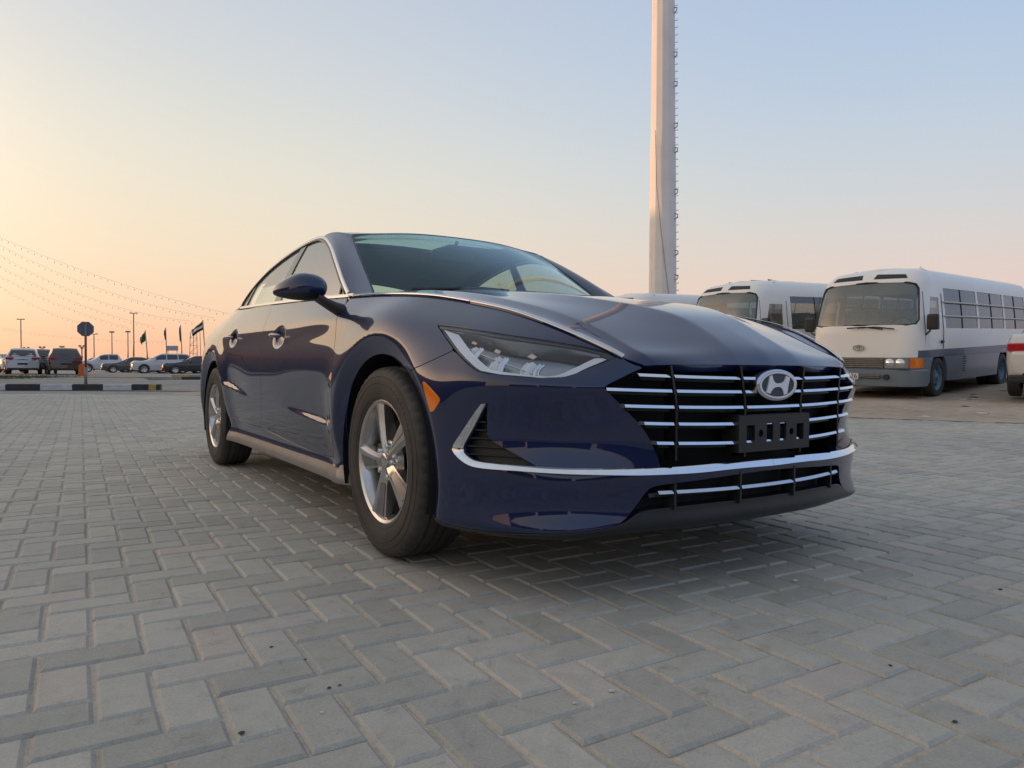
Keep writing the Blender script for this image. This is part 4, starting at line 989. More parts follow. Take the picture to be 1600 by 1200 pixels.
# ---- door handles
for dset, xh, zh in ((front_doors, -1.275, .812), (rear_doors, -2.285, .838)):
    for d, sg in zip(dset, (-1, 1)):
        mb = MB(); vs = []; k = 15
        for i in range(k):
            u = -1+2*i/(k-1); x = xh+.108*u; rr_ = max(.12, (1-abs(u)**4))
            wv = .916+.004+.016*(1-u*u)
            for j in range(8):
                a = 2*PI*j/8; vs.append((x, sg*(wv+.008*math.cos(a)*rr_), zh+.004-.004*u+.011*math.sin(a)*rr_))
        mb.add(vs, [(i*8+j, i*8+(j+1) % 8, (i+1)*8+(j+1) % 8, (i+1)*8+j) for i in range(k-1) for j in range(8)]+[tuple(range(8)), tuple((k-1)*8+j for j in range(8))])
        mb.build('door_handle', navy, d, True, fix=True)
# ---- mirrors
def mirror(sg):
    nu, nv = 28, 18; vs = []; cx, cw, cz = -.580, 1.003, .978
    def shell(u, v, grow=1.0):
        # u around (front=0), v -1..1 from inboard to outboard
        e = (1-abs(v)**2.6)**(1/2.2) if abs(v) < 1 else 0
        tip = 1-.30*sm(0, 1, np.array([v]))[0]
        c_, s_ = math.cos(u), math.sin(u)
        xx = (abs(c_)**.85)*(1 if c_ > 0 else -1)*(.078 if c_ > 0 else .045); zz = (abs(s_)**.85)*(1 if s_ > 0 else -1)*(.060 if s_ > 0 else .052)
        return (cx+xx*e*tip*grow-.055*max(0, v)**2-.01*v, cw+.098*v, cz+zz*e*tip*grow-.018*max(0, v)**1.5+.004)
    for j in range(nv+1):
        v = math.sin((-1+2*j/nv)*PI/2)
        for i in range(nu): vs.append(shell(2*PI*i/nu, v))
    fs = [(j*nu+i, j*nu+(i+1) % nu, (j+1)*nu+(i+1) % nu, (j+1)*nu+i) for j in range(nv) for i in range(nu)]
    up, dn = MB(), MB(); V = np.array(vs)
    zs_ = np.array([V[list(f), 2].mean() for f in fs]); ws_ = np.array([V[list(f), 1].mean() for f in fs])
    lim = cz-.020+.0*ws_
    P_ = V*np.array([1, sg, 1])
    up.add(P_, [f for f, z, l in zip(fs, zs_, lim) if z >= l]); dn.add(cz*0+P_, [f for f, z, l in zip(fs, zs_, lim) if z < l])
    m = up.build('side_mirror', navy, car, True, fix=True); dn.build('mirror_base_shell', M['black_plastic'], m, True, fix=True)
    st = MB(); vs = []
    path = [((-.545,.955,.945),(.055,.020)),((-.53,.915,.918),(.050,.022)),((-.515,.885,.900),(.050,.026)),((-.51,.855,.888),(.055,.030))]
    for (x, w, z), (a, b) in path:
        for i in range(10):
            q = 2*PI*i/10; vs.append((x+a*math.cos(q)*.75, sg*(w+.0), z+b*math.sin(q)+.0))
    st.add(vs, [(j*10+i, j*10+(i+1) % 10, (j+1)*10+(i+1) % 10, (j+1)*10+i) for j in range(3) for i in range(10)]+[tuple(range(10))]); st.build('mirror_stalk', M['black_plastic'], m, True, fix=True)
    gl = MB(); gl.add([(cx-.046, sg*(cw+.078*math.cos(2*PI*i/20)), cz+.038*math.sin(2*PI*i/20)) for i in range(20)], [tuple(range(20))]); gl.build('mirror_glass', M['chrome'], m)
for sg in (-1, 1): mirror(sg)
# ---- wheels
def make_wheel():
    w = MB()      # rim: lip and barrel
    w.lathe([(.205,.088),(.214,.094),(.219,.093),(.220,.086),(.214,.078)], 72)
    w.lathe([(.206,.088),(.200,.070),(.192,.055),(.186,.0),(.188,-.08),(.212,-.095)], 72)
    rim = w.build('wheel', M['alloy'], car, False, 40, fix=False)
    t = MB(); pr = [(.2145,.082),(.222,.096),(.245,.1035),(.268,.1050),(.292,.1025),(.310,.0985),(.3235,.0925),(.3305,.0835),(.3335,.074),(.3345,.058),(.3285,.056),(.3285,.048),(.3350,.046),(.3360,.020),(.3295,.018),(.3295,.009),(.3362,.007)]
    pr = pr+[(r, -y) for r, y in pr[::-1]]
    nseg = 150; m = len(pr); vs = []; fs = []
    for k in range(nseg):
        a = 2*PI*k/nseg
        for i, (r, y) in enumerate(pr):
            q = r
            if k % 3 == 0 and .0735 < abs(y) < .0935 and r > .32: q = r-.006
            if k % 5 == 0 and .02 < abs(y) < .058 and r > .333: q = r-.004
            vs.append((q*math.cos(a), y, q*math.sin(a)))
    for k in range(nseg):
        for i in range(m-1): fs.append((k*m+i, k*m+i+1, ((k+1) % nseg)*m+i+1, ((k+1) % nseg)*m+i))
    t.add(vs, fs)
    for r0, y0 in ((.300,.1012),(.232,.0995),(.276,.1052)): t.lathe([(r0-.0015, y0),(r0-.0006, y0+.0012),(r0+.0006, y0+.0010),(r0+.0015, y0-.0004)], 120)
    # raised marks on the sidewall: a run of blocks and a pill shaped outline
    lt_ = MB()
    def sw(r): return float(np.interp(r, [.245,.268,.292,.310], [.1035,.1050,.1025,.0985]))
    def patch(r0, r1, a0, a1, h=.0010):
        k = max(2, int((a1-a0)/.04)); A = np.linspace(a0, a1, k+1); vs = [(r*math.cos(a), sw(r)+h, r*math.sin(a)) for a in A for r in (r0, r1)]
        lt_.add(vs, [(2*i, 2*i+1, 2*i+3, 2*i+2) for i in range(k)])
    for i in range(9):
        a = rad(150-i*4.4); patch(.268,.286, a, a+rad(1.1)); patch(.283,.286, a, a+rad(2.9)); 
        if i % 2: patch(.268,.271, a, a+rad(2.9))
    for a0, a1 in ((60, 86),): patch(.264,.2665, rad(a0), rad(a1)); patch(.2885,.291, rad(a0), rad(a1)); patch(.264,.291, rad(a0), rad(a0+.7)); patch(.264,.291, rad(a1-.7), rad(a1))
    for i in range(5): a = rad(64+i*4); patch(.270,.285, a, a+rad(1.2)); patch(.270,.273, a, a+rad(2.6))
    ty = t.build('tyre', M['rubber'], rim, False, 35)
    tl_ = lt_.build('sidewall_lettering', M['tyre_letter'], ty); tl_['kind'] = 'stuff'
    for k in range(5):
        a0 = rad(70+72*k); sp_ = MB(); secs = []
        for r, hw_l, hw_r, d, th in ((.026,.018,.018,.084,.030),(.050,.026,.020,.087,.036),(.085,.032,.022,.089,.038),(.130,.044,.025,.090,.034),(.175,.058,.028,.0905,.026),(.207,.070,.032,.091,.014)):
            tw = .0+.10*(r/.2)
            # across: left edge, ridge left, ridge right, right edge (lower), back
            secs.append([(r, -hw_l, d-.012-.006*(r/.2)), (r, hw_r*.22, d), (r, hw_r*.50, d-.0005), (r, hw_r, d-.014), (r, hw_r*.96, d-.018-th), (r, -hw_l*.97, d-.016-th)])
        vs = []
        for sec in secs:
            for r, u, y in sec:
                ang = a0+math.atan2(u, r)+.10*(r/.2); rr_ = math.hypot(r, u) if r < .2 else r; vs.append((rr_*math.cos(ang), y, rr_*math.sin(ang)))
        m = 6; ns = len(secs)
        sp_.add(vs, [(i*m+j, i*m+(j+1) % m, (i+1)*m+(j+1) % m, (i+1)*m+j) for i in range(ns-1) for j in range(m)]); spk = sp_.build('spoke', M['alloy'], rim, False, 25, fix=True)
        pk = []
        for r, hw_l, hw_r, d in ((.078,.031,.0215,.0885),(.100,.036,.023,.0895),(.130,.044,.025,.0900),(.175,.058,.028,.0905),(.196,.066,.0305,.0908)):
            for fq in (.80, .12):
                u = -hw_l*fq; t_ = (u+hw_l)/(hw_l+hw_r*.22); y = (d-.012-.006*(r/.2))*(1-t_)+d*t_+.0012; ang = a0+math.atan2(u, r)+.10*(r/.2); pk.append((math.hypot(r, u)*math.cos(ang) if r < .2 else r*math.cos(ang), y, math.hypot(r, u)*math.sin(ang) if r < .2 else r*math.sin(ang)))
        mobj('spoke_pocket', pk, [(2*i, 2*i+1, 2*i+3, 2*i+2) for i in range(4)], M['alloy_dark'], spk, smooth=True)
    h = MB(); h.lathe([(.0005,.089),(.024,.089),(.029,.086),(.030,.078),(.044,.076),(.075,.066),(.082,.045)], 40); h.build('hub', M['alloy'], rim, False, 40)
    for k in range(5):
        a = rad(70+36+72*k); l = MB(); l.lathe([(.0005,.086),(.0085,.086),(.0105,.083),(.0105,.06)], 10, c=(.057*math.cos(a), 0, .057*math.sin(a))); l.build('lug_nut', M['chrome'], rim, False, 40)
    b = MB(); b.lathe([(.06,.02),(.145,.02),(.146,.012),(.146,-.004),(.06,-.004)], 48); b.build('brake_disc', M['iron'], rim, False, 40)
    c = MB(); c.box(.10,.0,-.05,.165,.045,.05,.012); c.build('brake_caliper', M['iron'], rim)
    d = MB(); d.lathe([(.0005,-.03),(.187,-.03)], 40); d.build('inner_shield', M['void'], rim)
    return rim
w0 = make_wheel()
for i, (x, sg) in enumerate(((0, -1), (-2.84, -1), (0, 1), (-2.84, 1))):
    w = w0 if i == 0 else copy_tree(w0, car)
    w.location = (x, sg*.808, .332); w.scale = (.988, 1, .988)
    # local +y is the outer face: turned about z for the near side
    w.rotation_euler = (0, 0, PI if sg < 0 else 0)
    if x < -1: w.rotation_euler = (0, rad(25) if sg > 0 else rad(-25), PI if sg < 0 else 0)
# ---- cabin
mb = MB(); mb.box(-.98,-.70,.62,-.40,.70,.905,.05); mb.box(-1.02,.20,.80,-.62,.62,.945,.05); dash = mb.build('dashboard', M['cabin_dark'], car, False, 40)
mb = MB(); mb.lathe([(.172,-.012),(.186,0),(.172,.012),(.160,0)], 36, 'x', True); mb.box(-.01,-.165,-.015,.01,.165,.02,.004); mb.box(-.01,-.02,-.16,.01,.02,0,.004); sw_ = mb.build('steering_wheel', M['cabin_dark'], car, True)
sw_.location = (-1.10, .37, .88); sw_.rotation_euler = (0, rad(-24), 0)
def seat(y):
    mb = MB(); mb.box(-1.95,y-.25,.30,-1.40,y+.25,.52,.06); s_ = mb.build('front_seat', M['cabin_grey'], car, False, 40)
    b = MB(); vs = []
    for (x, z, hw, th) in ((-1.93,.45,.25,.10),(-2.0,.75,.26,.11),(-2.08,1.0,.22,.09),(-2.11,1.08,.15,.06)):
        for (dx, dy) in ((th,-hw*.6),(th*.8,-hw),(-th*.8,-hw),(-th,-hw*.6),(-th,hw*.6),(-th*.8,hw),(th*.8,hw),(th,hw*.6)): vs.append((x+dx, y+dy, z))
    b.add(vs, [(i*8+j, i*8+(j+1) % 8, (i+1)*8+(j+1) % 8, (i+1)*8+j) for i in range(3) for j in range(8)]+[tuple(24+j for j in range(8))]); b.build('seat_back', M['cabin_grey'], s_, False, 50, fix=True)
    h = MB(); h.box(-2.16,y-.13,1.12,-2.06,y+.13,1.27,.04); h.tube([(-2.11,y-.06,1.05),(-2.11,y-.06,1.15)], .008); h.tube([(-2.11,y+.06,1.05),(-2.11,y+.06,1.15)], .008); h.build('headrest', M['cabin_grey'], s_, False, 40)
for y in (-.37, .37): seat(y)
mb = MB(); mb.box(-2.85,-.62,.32,-2.35,.62,.55,.06); mb.box(-2.98,-.62,.5,-2.80,.62,1.02,.06); rs_ = mb.build('rear_seat', M['cabin_grey'], car, False, 40)
for y in (-.36, 0, .36): MB().box(-3.0,y-.12,1.02,-2.90,y+.12,1.14,.03).build('headrest', M['cabin_grey'], rs_, False, 40)
mb = MB(); mb.box(-3.40,-.60,.95,-2.95,.60,.99,.01); mb.build('parcel_shelf', M['cabin_dark'], car)
mb = MB(); mb.box(-1.165,-.13,1.235,-1.13,.13,1.30,.015); mb.tube([(-1.14,0,1.30),(-1.10,0,1.345)], .01); mb.build('inside_mirror', M['black_plastic'], car)
mb = MB(); mb.box(-1.46,-.02,1.326,-1.15,.52,1.338,.004); mb.build('visor_mask', M['visor'], car)  # board added to cover part of the bright roof glass
hl_out = np.array([(t, 0) for t in np.linspace(5.9, SR[1], 10)]+[(SR[1], SR[3]), (SR[0], SR[3]), (SR[0], 0), (.1, 0)]+[(.1, v) for v in np.linspace(.05, .62, 8)]+[(t, .62) for t in np.linspace(.4, 5.9, 20)])
surf_panel('headliner', canopy, hl_out, M['headliner'], car, sp=.08, sc=CS, sides='joined', ref=(-2,0,.8), eps=(5e-3,2e-3), off=-.03, flange=0, gap=0)
for sg in (-1, 1):
    mb = MB(); mb.box(-2.30, sg*.80-.01, .28, -.55, sg*.80+.01, .93, .008); mb.build('door_card', M['cabin_dark'], car)
    mb = MB(); mb.tube([(-.40, sg*.60,.985),(-.42, sg*.25,1.015),(-.40, sg*.02-.1,1.01)], .008, 6); mb.build('wiper', M['black_plastic'], car, True)
mb = MB(); mb.add([(-.40+.0*y, y, .985-.05*abs(y)) for y in (-.7,-.35,0,.35,.7)]+[(-.62, y, .93) for y in (-.7,-.35,0,.35,.7)], [(i, i+1, i+6, i+5) for i in range(4)]); mb.build('cowl', M['black_plastic'], car, fix=True)
# tail lamps
for sg in (-1, 1):
    s1 = SMAX-.95; tl = np.array([(s1, 9.0), (s1+.18, 8.6), (SMAX-.35, 8.5), (SMAX-.35, 9.6), (s1+.15, 10.2)])
    surf_panel('tail_light', body, tl, M['red_lens'], car, sp=.03, sc=BS, off=.004, gap=0, sides=(sg,))
# ---------------------------------------------------------------- minibuses on the sandy lot
M['bus_white'] = paint('bus_white_paint', (.86,.84,.79), met=0, rough=.4, dust_sheen=.14, dustcol=(.70,.60,.47), coat=.35)
M['bus_blue'] = paint('bus_grey_blue_paint', (.15,.20,.25), met=0, rough=.4, dust_sheen=.28, dustcol=(.26,.25,.23), coat=.35)
M['bus_band'] = paint('bus_dark_band_paint', (.075,.10,.15), met=0, rough=.4, dust_sheen=.22, dustcol=(.22,.20,.19), coat=.35)
M['bus_glass'] = glass('bus_window_glass', (.45,.49,.47), .01, ior=1.9, dust_sheen=.10)
M['bus_screen'] = glass('bus_windscreen_glass', (.80,.86,.80), .02, ior=1.9, dust_sheen=.16, dust_sheen_col=(.40,.43,.38))
M['bus_shade'] = simple('screen_sun_band', (.075,.07,.075), .2, 0, .05)
M['bus_inner'] = simple('bus_interior_grey', (.34,.36,.33), .8, 0, .2, 6)
M['hub_blue'] = simple('blue_painted_hub', (.10,.19,.27), .5, .2, .25, 20)
M['bus_tyre'] = simple('dusty_bus_tyre', (.045,.042,.038), .8, 0, .3, 20)
M['old_metal'] = simple('dull_metal', (.32,.31,.29), .4, .8, .2, 12)
M['plate_white'] = simple('plate_white', (.62,.60,.56), .5, 0, .1)
M['ink'] = simple('plate_ink', (.03,.03,.03), .6)
BL = 8.2
_bo = np.array([(0,0),(-.012,.40),(-.06,.74),(-.16,.92),(-.34,1.005),(-.8,1.02),(-2.5,1.03),(-5.0,1.03),(-7.6,1.025),(-BL+.28,.99),(-BL+.08,.84),(-BL+.01,.5),(-BL,0)])
_bl = np.concatenate([[0], np.cumsum(np.hypot(*np.diff(_bo, axis=0).T))]); _bev2 = nat_spline(_bl, _bo)
_bz = np.array([0,.30,.45,.62,.80,.95,1.2,1.40,1.7,2.0,2.2,2.34,2.44,2.52,2.58])
_lean = nat_spline(_bz, np.array([0,0,.02,.03,.02,.01,-.01,-.03,-.10,-.19,-.27,-.36,-.48,-.70,-1.1])[:, None])
_hw = nat_spline(_bz, np.array([.98,.99,1,1,1,1,.998,.99,.965,.935,.91,.875,.82,.72,.50])[:, None])
def busf(s, z):
    s = np.atleast_1d(np.asarray(s, float)); z = np.atleast_1d(np.asarray(z, float))
    p = _bev2(np.clip(s, 0, _bl[-1])); L = _lean(z)[:, 0]; f = sm(-1.5, -.2, p[:, 0]); r = sm(-.6, 0, -(p[:, 0]+BL)-.0)*0+sm(.9, .0, p[:, 0]+BL)
    x = p[:, 0]+L*f-L*.35*r; return np.stack([x, p[:, 1]*_hw(z)[:, 0], z], 1)
def s_at(x): return float(np.interp(-x, -_bo[4:10, 0], _bl[4:10]))
SEND = _bl[-1]-1e-4
def make_bus(label, screen='bus_screen', guard=True):
    b = empty('minibus'); tag(b, label, 'bus', 'old minibuses on the sand')
    kw = dict(sc=(1, 1), eps=(2e-3, 2e-3), ref=(-3.5, 0, 1.2))
    wf, wr, rw = -1.15, -1.15-4.25, .39
    def arch(xc, r):
        pts = []
        for a in np.linspace(PI, 0, 15): pts.append((s_at(xc)-r*math.cos(a)*1.0, .39+r*math.sin(a)))
        return pts
    zl = .30
    A1, A2 = arch(wf, .50), arch(wr, .52)
    A1 = [p for p in A1[::-1] if p[1] > zl]; A2 = [p for p in A2[::-1] if p[1] > zl]
    A1 = sorted(A1, key=lambda p: p[0]); A2 = sorted(A2, key=lambda p: p[0])
    low = [(0, zl), (.5, zl), (A1[0][0], zl)]+A1+[(A1[-1][0], zl), (A2[0][0], zl)]+A2+[(A2[-1][0], zl), (SEND, zl), (SEND, .80), (1.42, .80), (1.42, .80), (0, .80)]
    surf_panel('lower_body', busf, np.array(low), M['bus_blue'], b, sp=.07, sides='joined', flange=.05, gap=.002, **kw)
    # dark band between the two arches is part of the side, front goes straight to white
    arcs = lambda A, z0, z1: [p for p in A if z0 < p[1]]
    surf_panel('side_band', busf, np.array([(1.02,.80)]+[(1.42,.80)]+[(s,.80) for s in np.linspace(1.6, SEND-.9, 12)]+[(SEND-.9,1.0),(1.02,.93)]), M['bus_band'], b, holes=[np.array([(s, z) for s, z in A2 if z > .82] if False else [(s_at(wr)-.28,.83),(s_at(wr)+.28,.83),(s_at(wr)+.2,.87),(s_at(wr),.90),(s_at(wr)-.2,.87)])], sp=.07, sides=(-1, 1), flange=.02, gap=.001, **kw)
    SW = [(-1.55,-3.42),(-3.54,-5.42),(-5.54,-7.3)]
    z0w, z1w = 1.36, 2.16
    ws_h = np.array([(0,1.43),(.80,1.42),(.96,1.44),(1.02,1.52),(1.00,2.12),(.94,2.20),(.80,2.235),(0,2.27)])
    dw = np.array([(s_at(-.52),1.34),(s_at(-1.22),1.33),(s_at(-1.22),1.96),(s_at(-.60),1.96)])
    holes = [dw]+[np.array([(s_at(a), z0w), (s_at(c), z0w), (s_at(c), z1w), (s_at(a), z1w)]) for a, c in SW]
    up = np.array([(0,.80),(1.02,.80),(1.02,.93)]+[(s, .93+.07*(s-1.02)/(SEND-1.92)) for s in np.linspace(1.2, SEND-.9, 12)]+[(SEND-.9,.80),(SEND,.80),(SEND,2.56)]+[(s,2.56) for s in np.linspace(SEND-.2,.2,40)]+[(0,2.56)]+[tuple(p) for p in ws_h[::-1]])
    surf_panel('upper_body', busf, up, M['bus_white'], b, holes=holes, sp=.07, sides='joined', flange=.04, gap=.002, **kw)
    top = [(s, 2.56) for s in np.linspace(0, SEND, 60)]; p = busf(np.array([t[0] for t in top]), np.full(60, 2.56)); V = []; k = 60
    rows = [p*np.array([1, f, 1])+np.array([0, 0, .025*(1-f*f)]) for f in (1, .6, .2, -.2, -.6, -1)]
    V = np.concatenate(rows); mobj('roof', V, [(r*k+i, r*k+i+1, (r+1)*k+i+1, (r+1)*k+i) for r in range(5) for i in range(k-1)], M['bus_white'], b, smooth=True)
    # glazing
    wsg = surf_panel('windscreen', busf, ws_h, M[screen], b, sp=.1, sides='joined', off=-.012, gap=-.004, flange=0, **kw)
    band = np.array([(0,2.02),(1.0,2.0),(1.0,2.13),(.94,2.205),(.80,2.24),(0,2.275)]); surf_panel('sun_band', busf, band, M['bus_shade'], wsg, sp=.1, sides='joined', off=-.016, gap=0, flange=0, **kw)
    mb = MB(); pp = busf(ws_h[:, 0], ws_h[:, 1])
    for sg in (-1, 1): mb.tube(pp*np.array([1, sg, 1]), .016, 6)
    mb.build('screen_rubber', M['black_plastic'], wsg, True)
    for sg in (-1, 1):
        surf_panel('door_window', busf, dw, M['bus_glass'], b, sp=.15, sides=(sg,), off=-.012, gap=-.003, flange=0, **kw)
        for a, c in SW:
            w = surf_panel('side_window', busf, np.array([(s_at(a), z0w), (s_at(c), z0w), (s_at(c), z1w), (s_at(a), z1w)]), M['bus_glass'], b, sp=.2, sides=(sg,), off=-.012, gap=-.003, flange=0, **kw)[0]
            m = MB(); x = (a+c)/2; m.box(x-.02, sg*.985-.02, z0w, x+.02, sg*.985+.02, z0w+.02)
            pm = busf(np.array([s_at(x)]*6), np.linspace(z0w, z1w, 6)); m = MB(); m.tube((pm-np.array([0,.012,0]))*np.array([1, sg, 1]), .014, 6); m.build('mullion', M['black_plastic'], w)
        if guard:
            for z in (1.60, 1.88):
                q = busf(np.linspace(s_at(-1.45), s_at(-7.4), 12), np.full(12, z)); m = MB(); m.tube((q+np.array([0,.022,0]))*np.array([1, sg, 1]), .018, 6); m.build('guard_rail', M['plate_white'], b, True)
    # cabin seen through the glass
    mb = MB(); mb.box(-BL+.3,-.90,.95,-.35,.90,1.0); mb.box(-.62,-.85,1.0,-.22,.85,1.32,.05); mb.box(-BL+.25,-.80,1.0,-BL+.3,.80,2.3); mb.build('cabin_floor', M['bus_inner'], b)
    for i, x in enumerate(np.arange(-1.5, -7.6, -.85)):
        for y in (-.55, .55): MB().box(x-.12,y-.33,1.0,x+.02,y+.33,1.78,.05).build('passenger_seat', M['bus_inner'], b)
    m = MB(); m.lathe([(.19,-.012),(.205,0),(.19,.012),(.175,0)], 24, 'x', True); sw2 = m.build('steering_wheel', M['cabin_dark'], b, True); sw2.location = (-.78,.45,1.42); sw2.rotation_euler = (0, rad(-35), 0)
    # nose
    fx = lambda y, z: float(busf(np.array([abs(y)*1.0]), np.array([z]))[0][0])
    g = MB(); g.box(-.01,-.47,.60,.045,.47,.79,.01); g_ = g.build('nose_grille', M['black_plastic'], b)
    for k in range(5): MB().box(.04,-.46,.615+k*.037,.062,.46,.632+k*.037).build('grille_slat', M['old_metal'], g_)
    for sg in (-1, 1):
        h = MB(); h.box(-.06, sg*.47, .60, .038, sg*.88, .79); h_ = h.build('headlamp_panel', M['lamp_grey'], b, fix=True)
        for y in (.56, .74):
            l = MB(); l.lathe([(.0005,.028),(.04,.024),(.072,.008),(.078,-.002),(.084,.004),(.086,-.01)], 24, 'x', c=(.042, sg*y, .695)); l.build('headlamp', M['lamp_silver'], h_, True)
        s0_, s1_ = .88, 1.15; surf_panel('indicator', busf, np.array([(s0_,.60),(s1_,.60),(s1_,.785),(s0_,.785)]), M['amber'], b, sp=.06, sides=(sg,), off=.012, gap=0, flange=.02, **kw)
        # mirrors on arms
        m = MB(); m.tube([(-.42,sg*1.0,1.22),(-.36,sg*1.10,1.30),(-.36,sg*1.14,1.50)], .016, 6); m.box(-.42,sg*1.14-.10,1.32,-.33,sg*1.14+.10,1.62,.04); m.build('wing_mirror', M['black_plastic'], b)
        m = MB(); q0, q1 = np.array([.03,sg*.10-.12,1.375]), np.array([.0,sg*.10+.52,1.345]); m.tube([q0, (q0+q1)/2+np.array([.02,0,.03]), q1], .013, 5); m.build('wiper', M['black_plastic'], b)
        m = MB(); m.box(-1.34, sg*1.03-.015, 1.06, -1.22, sg*1.03+.015, 1.12, .01); m.build('door_handle', M['black_plastic'], b)
        m = MB(); 
        for x in (-.40, -1.38): m.tube([(x, sg*1.012, .95), (x, sg*1.012, 1.3), (x-.02*0, sg*.955, 1.95), (x, sg*.945, 2.05)], .006, 4)
        m.build('door_seam', M['black_plastic'], b)['kind'] = 'stuff'
        m = MB()
        for r in range(7):
            for c in range(5): m.box(-2.55-c*.085, sg*1.028-.006, .46+r*.05, -2.49-c*.085, sg*1.028+.006, .485+r*.05)
        v = m.build('side_louvers', M['cabin_dark'], b); v['kind'] = 'stuff'
        # roof intakes above the screen
        s_a, s_b = .12, .78; pol = np.array([(s_a,2.335),(s_b,2.325),(s_b-.03,2.40),(s_a+.04,2.43)])
        surf_panel('roof_intake', busf, pol, M['cabin_dark'], b, sp=.06, sides=(sg,), off=.006, gap=0, flange=.01, **kw)
    e = MB(); xe = .045; 
    def oval(cy, cz, a, bb):
        n_ = 24; vs = []
        for f in (1, .84):
            for x in (xe-.02, xe): vs += [(x, cy+a*f*math.cos(2*PI*i/n_), cz+bb*(f if f == 1 else .80)*math.sin(2*PI*i/n_)) for i in range(n_)]
        e.add(vs, [(q*n_+i, q*n_+(i+1) % n_, r*n_+(i+1) % n_, r*n_+i) for q, r in ((0,1),(1,3),(3,2)) for i in range(n_)])
    oval(0,.99,.105,.055); oval(0,1.0,.026,.043); oval(0,1.022,.058,.018)
    e.build('nose_emblem', M['old_metal'], b, fix=True)
    # bumper
    s_ = np.linspace(0, 1.25, 24); rows = []
    for z, o in ((.24,.0),(.26,.05),(.40,.065),(.555,.06),(.575,.02)):
        q = busf(s_, np.full(24, max(.3, z))); q[:, 2] = z; n_ = normal(busf, s_, np.full(24, .5), 1e-3); n_ *= np.sign(np.median(n_[:, 0])); rows.append(q+n_*o)
    R_ = np.stack(rows, 1); mb = MB()
    for sg in (-1, 1): mb.add((R_*np.array([1, sg, 1])).reshape(-1, 3), [(i*5+j, i*5+j+1, (i+1)*5+j+1, (i+1)*5+j) for i in range(23) for j in range(4)])
    mb.build('front_bumper', M['bus_blue'], b, False, 40, fix=True)
    MB().box(.06,-.42,.40,.105,.42,.47,.01).build('bumper_slot', M['cabin_dark'], b)
    for z in (.425, .455): MB().box(.08,-.42,z-.006,.112,.42,z+.006).build('bumper_slat', M['old_metal'], b)
    for sg in (-1, 1): MB().lathe([(.0005,.112),(.05,.112),(.055,.06)], 16, 'x', c=(0, sg*.52, .43)).build('bumper_recess', M['cabin_dark'], b)
    pl = MB().box(.11,-.29,.38,.122,.04,.50).build('number_plate', M['plate_white'], b)
    tx = bpy.data.curves.new('plate_digits', 'FONT'); tx.body = '26'; tx.size = .12; tx.extrude = .002; tx.align_x = 'RIGHT'; tx.align_y = 'CENTER'
    to = bpy.data.objects.new('plate_digits', tx); C.objects.link(to); dg = bpy.context.evaluated_depsgraph_get(); me = bpy.data.meshes.new_from_object(to.evaluated_get(dg)); bpy.data.objects.remove(to)
    td = bpy.data.objects.new('plate_digits', me); me.materials.clear(); me.materials.append(M['ink']); C.objects.link(td); td.parent = pl; td.rotation_euler = (PI/2, 0, PI/2); td.location = (.1235, .02, .44)
    # wheels and liners
    for x, dual in ((wf, False), (wr, True)):
        for sg in (-1, 1):
            t = MB(); t.lathe([(.24,.02),(.26,.10),(.33,.115),(.375,.10),(.39,.07),(.39,-.07),(.375,-.10),(.25,-.11)]+([(.25,-.13),(.375,-.14),(.39,-.18),(.39,-.30),(.37,-.34),(.24,-.34)] if dual else []), 40)
            w = t.build('wheel', M['bus_tyre'], b, False, 40); w.location = (x, sg*.90, .39); w.rotation_euler = (0, 0, 0 if sg > 0 else PI)
            h = MB(); h.lathe([(.0005,.10),(.05,.10),(.07,.07),(.13,.065),(.16,.03),(.21,.035),(.235,.08),(.255,.09),(.25,.0)] if not dual else [(.0005,-.02),(.07,-.02),(.10,-.06),(.18,-.06),(.225,.02),(.25,.085),(.255,.04)], 32); hh = h.build('hub', M['hub_blue'], w, False, 40)
            for k in range(6):
                a = 2*PI*k/6; MB().lathe([(.0005,.0),(.018,.0),(.020,-.012)], 8, c=(.175*math.cos(a), .048 if not dual else -.05, .175*math.sin(a))).build('hub_slot', M['cabin_dark'], w)
            l = MB(); n_ = 14; vs = []
            for i in range(n_+1):
                a = PI*i/n_
                for r, y in ((.505,1.0),(.51,.70),(.2,.66)): vs.append((x+r*math.cos(a), sg*y, .39+r*math.sin(a)))
            l.add(vs, [(i*3+j, i*3+j+1, i*3+j+4, i*3+j+3) for i in range(n_) for j in range(2)]); l.build('arch_liner', M['void'], b)
    MB().box(-BL+.2,-.85,.36,-.2,.85,.62).build('chassis', M['void'], b)
    return b
for (loc, yaw, pit, rol, lab, gd) in (((6.60,13.69,.165), 222, 2.3, -.9, 'white and grey-blue minibus beside the white car, nearest of the three, with barred side windows', True),
    ((4.76,16.9,.30), 214, 2.3, -.9, 'white and grey-blue minibus parked between the other two, rods heaped on its roof', False),
    ((2.75,20.9,.42), 216, 2.3, -.9, 'farthest minibus, only its pale roof showing over the blue bonnet behind the tall mast', False)):
    b = make_bus(lab, guard=gd); b.location = loc; b.rotation_euler = (rad(rol), rad(pit), rad(yaw)); b.scale = (1, 1, .965)
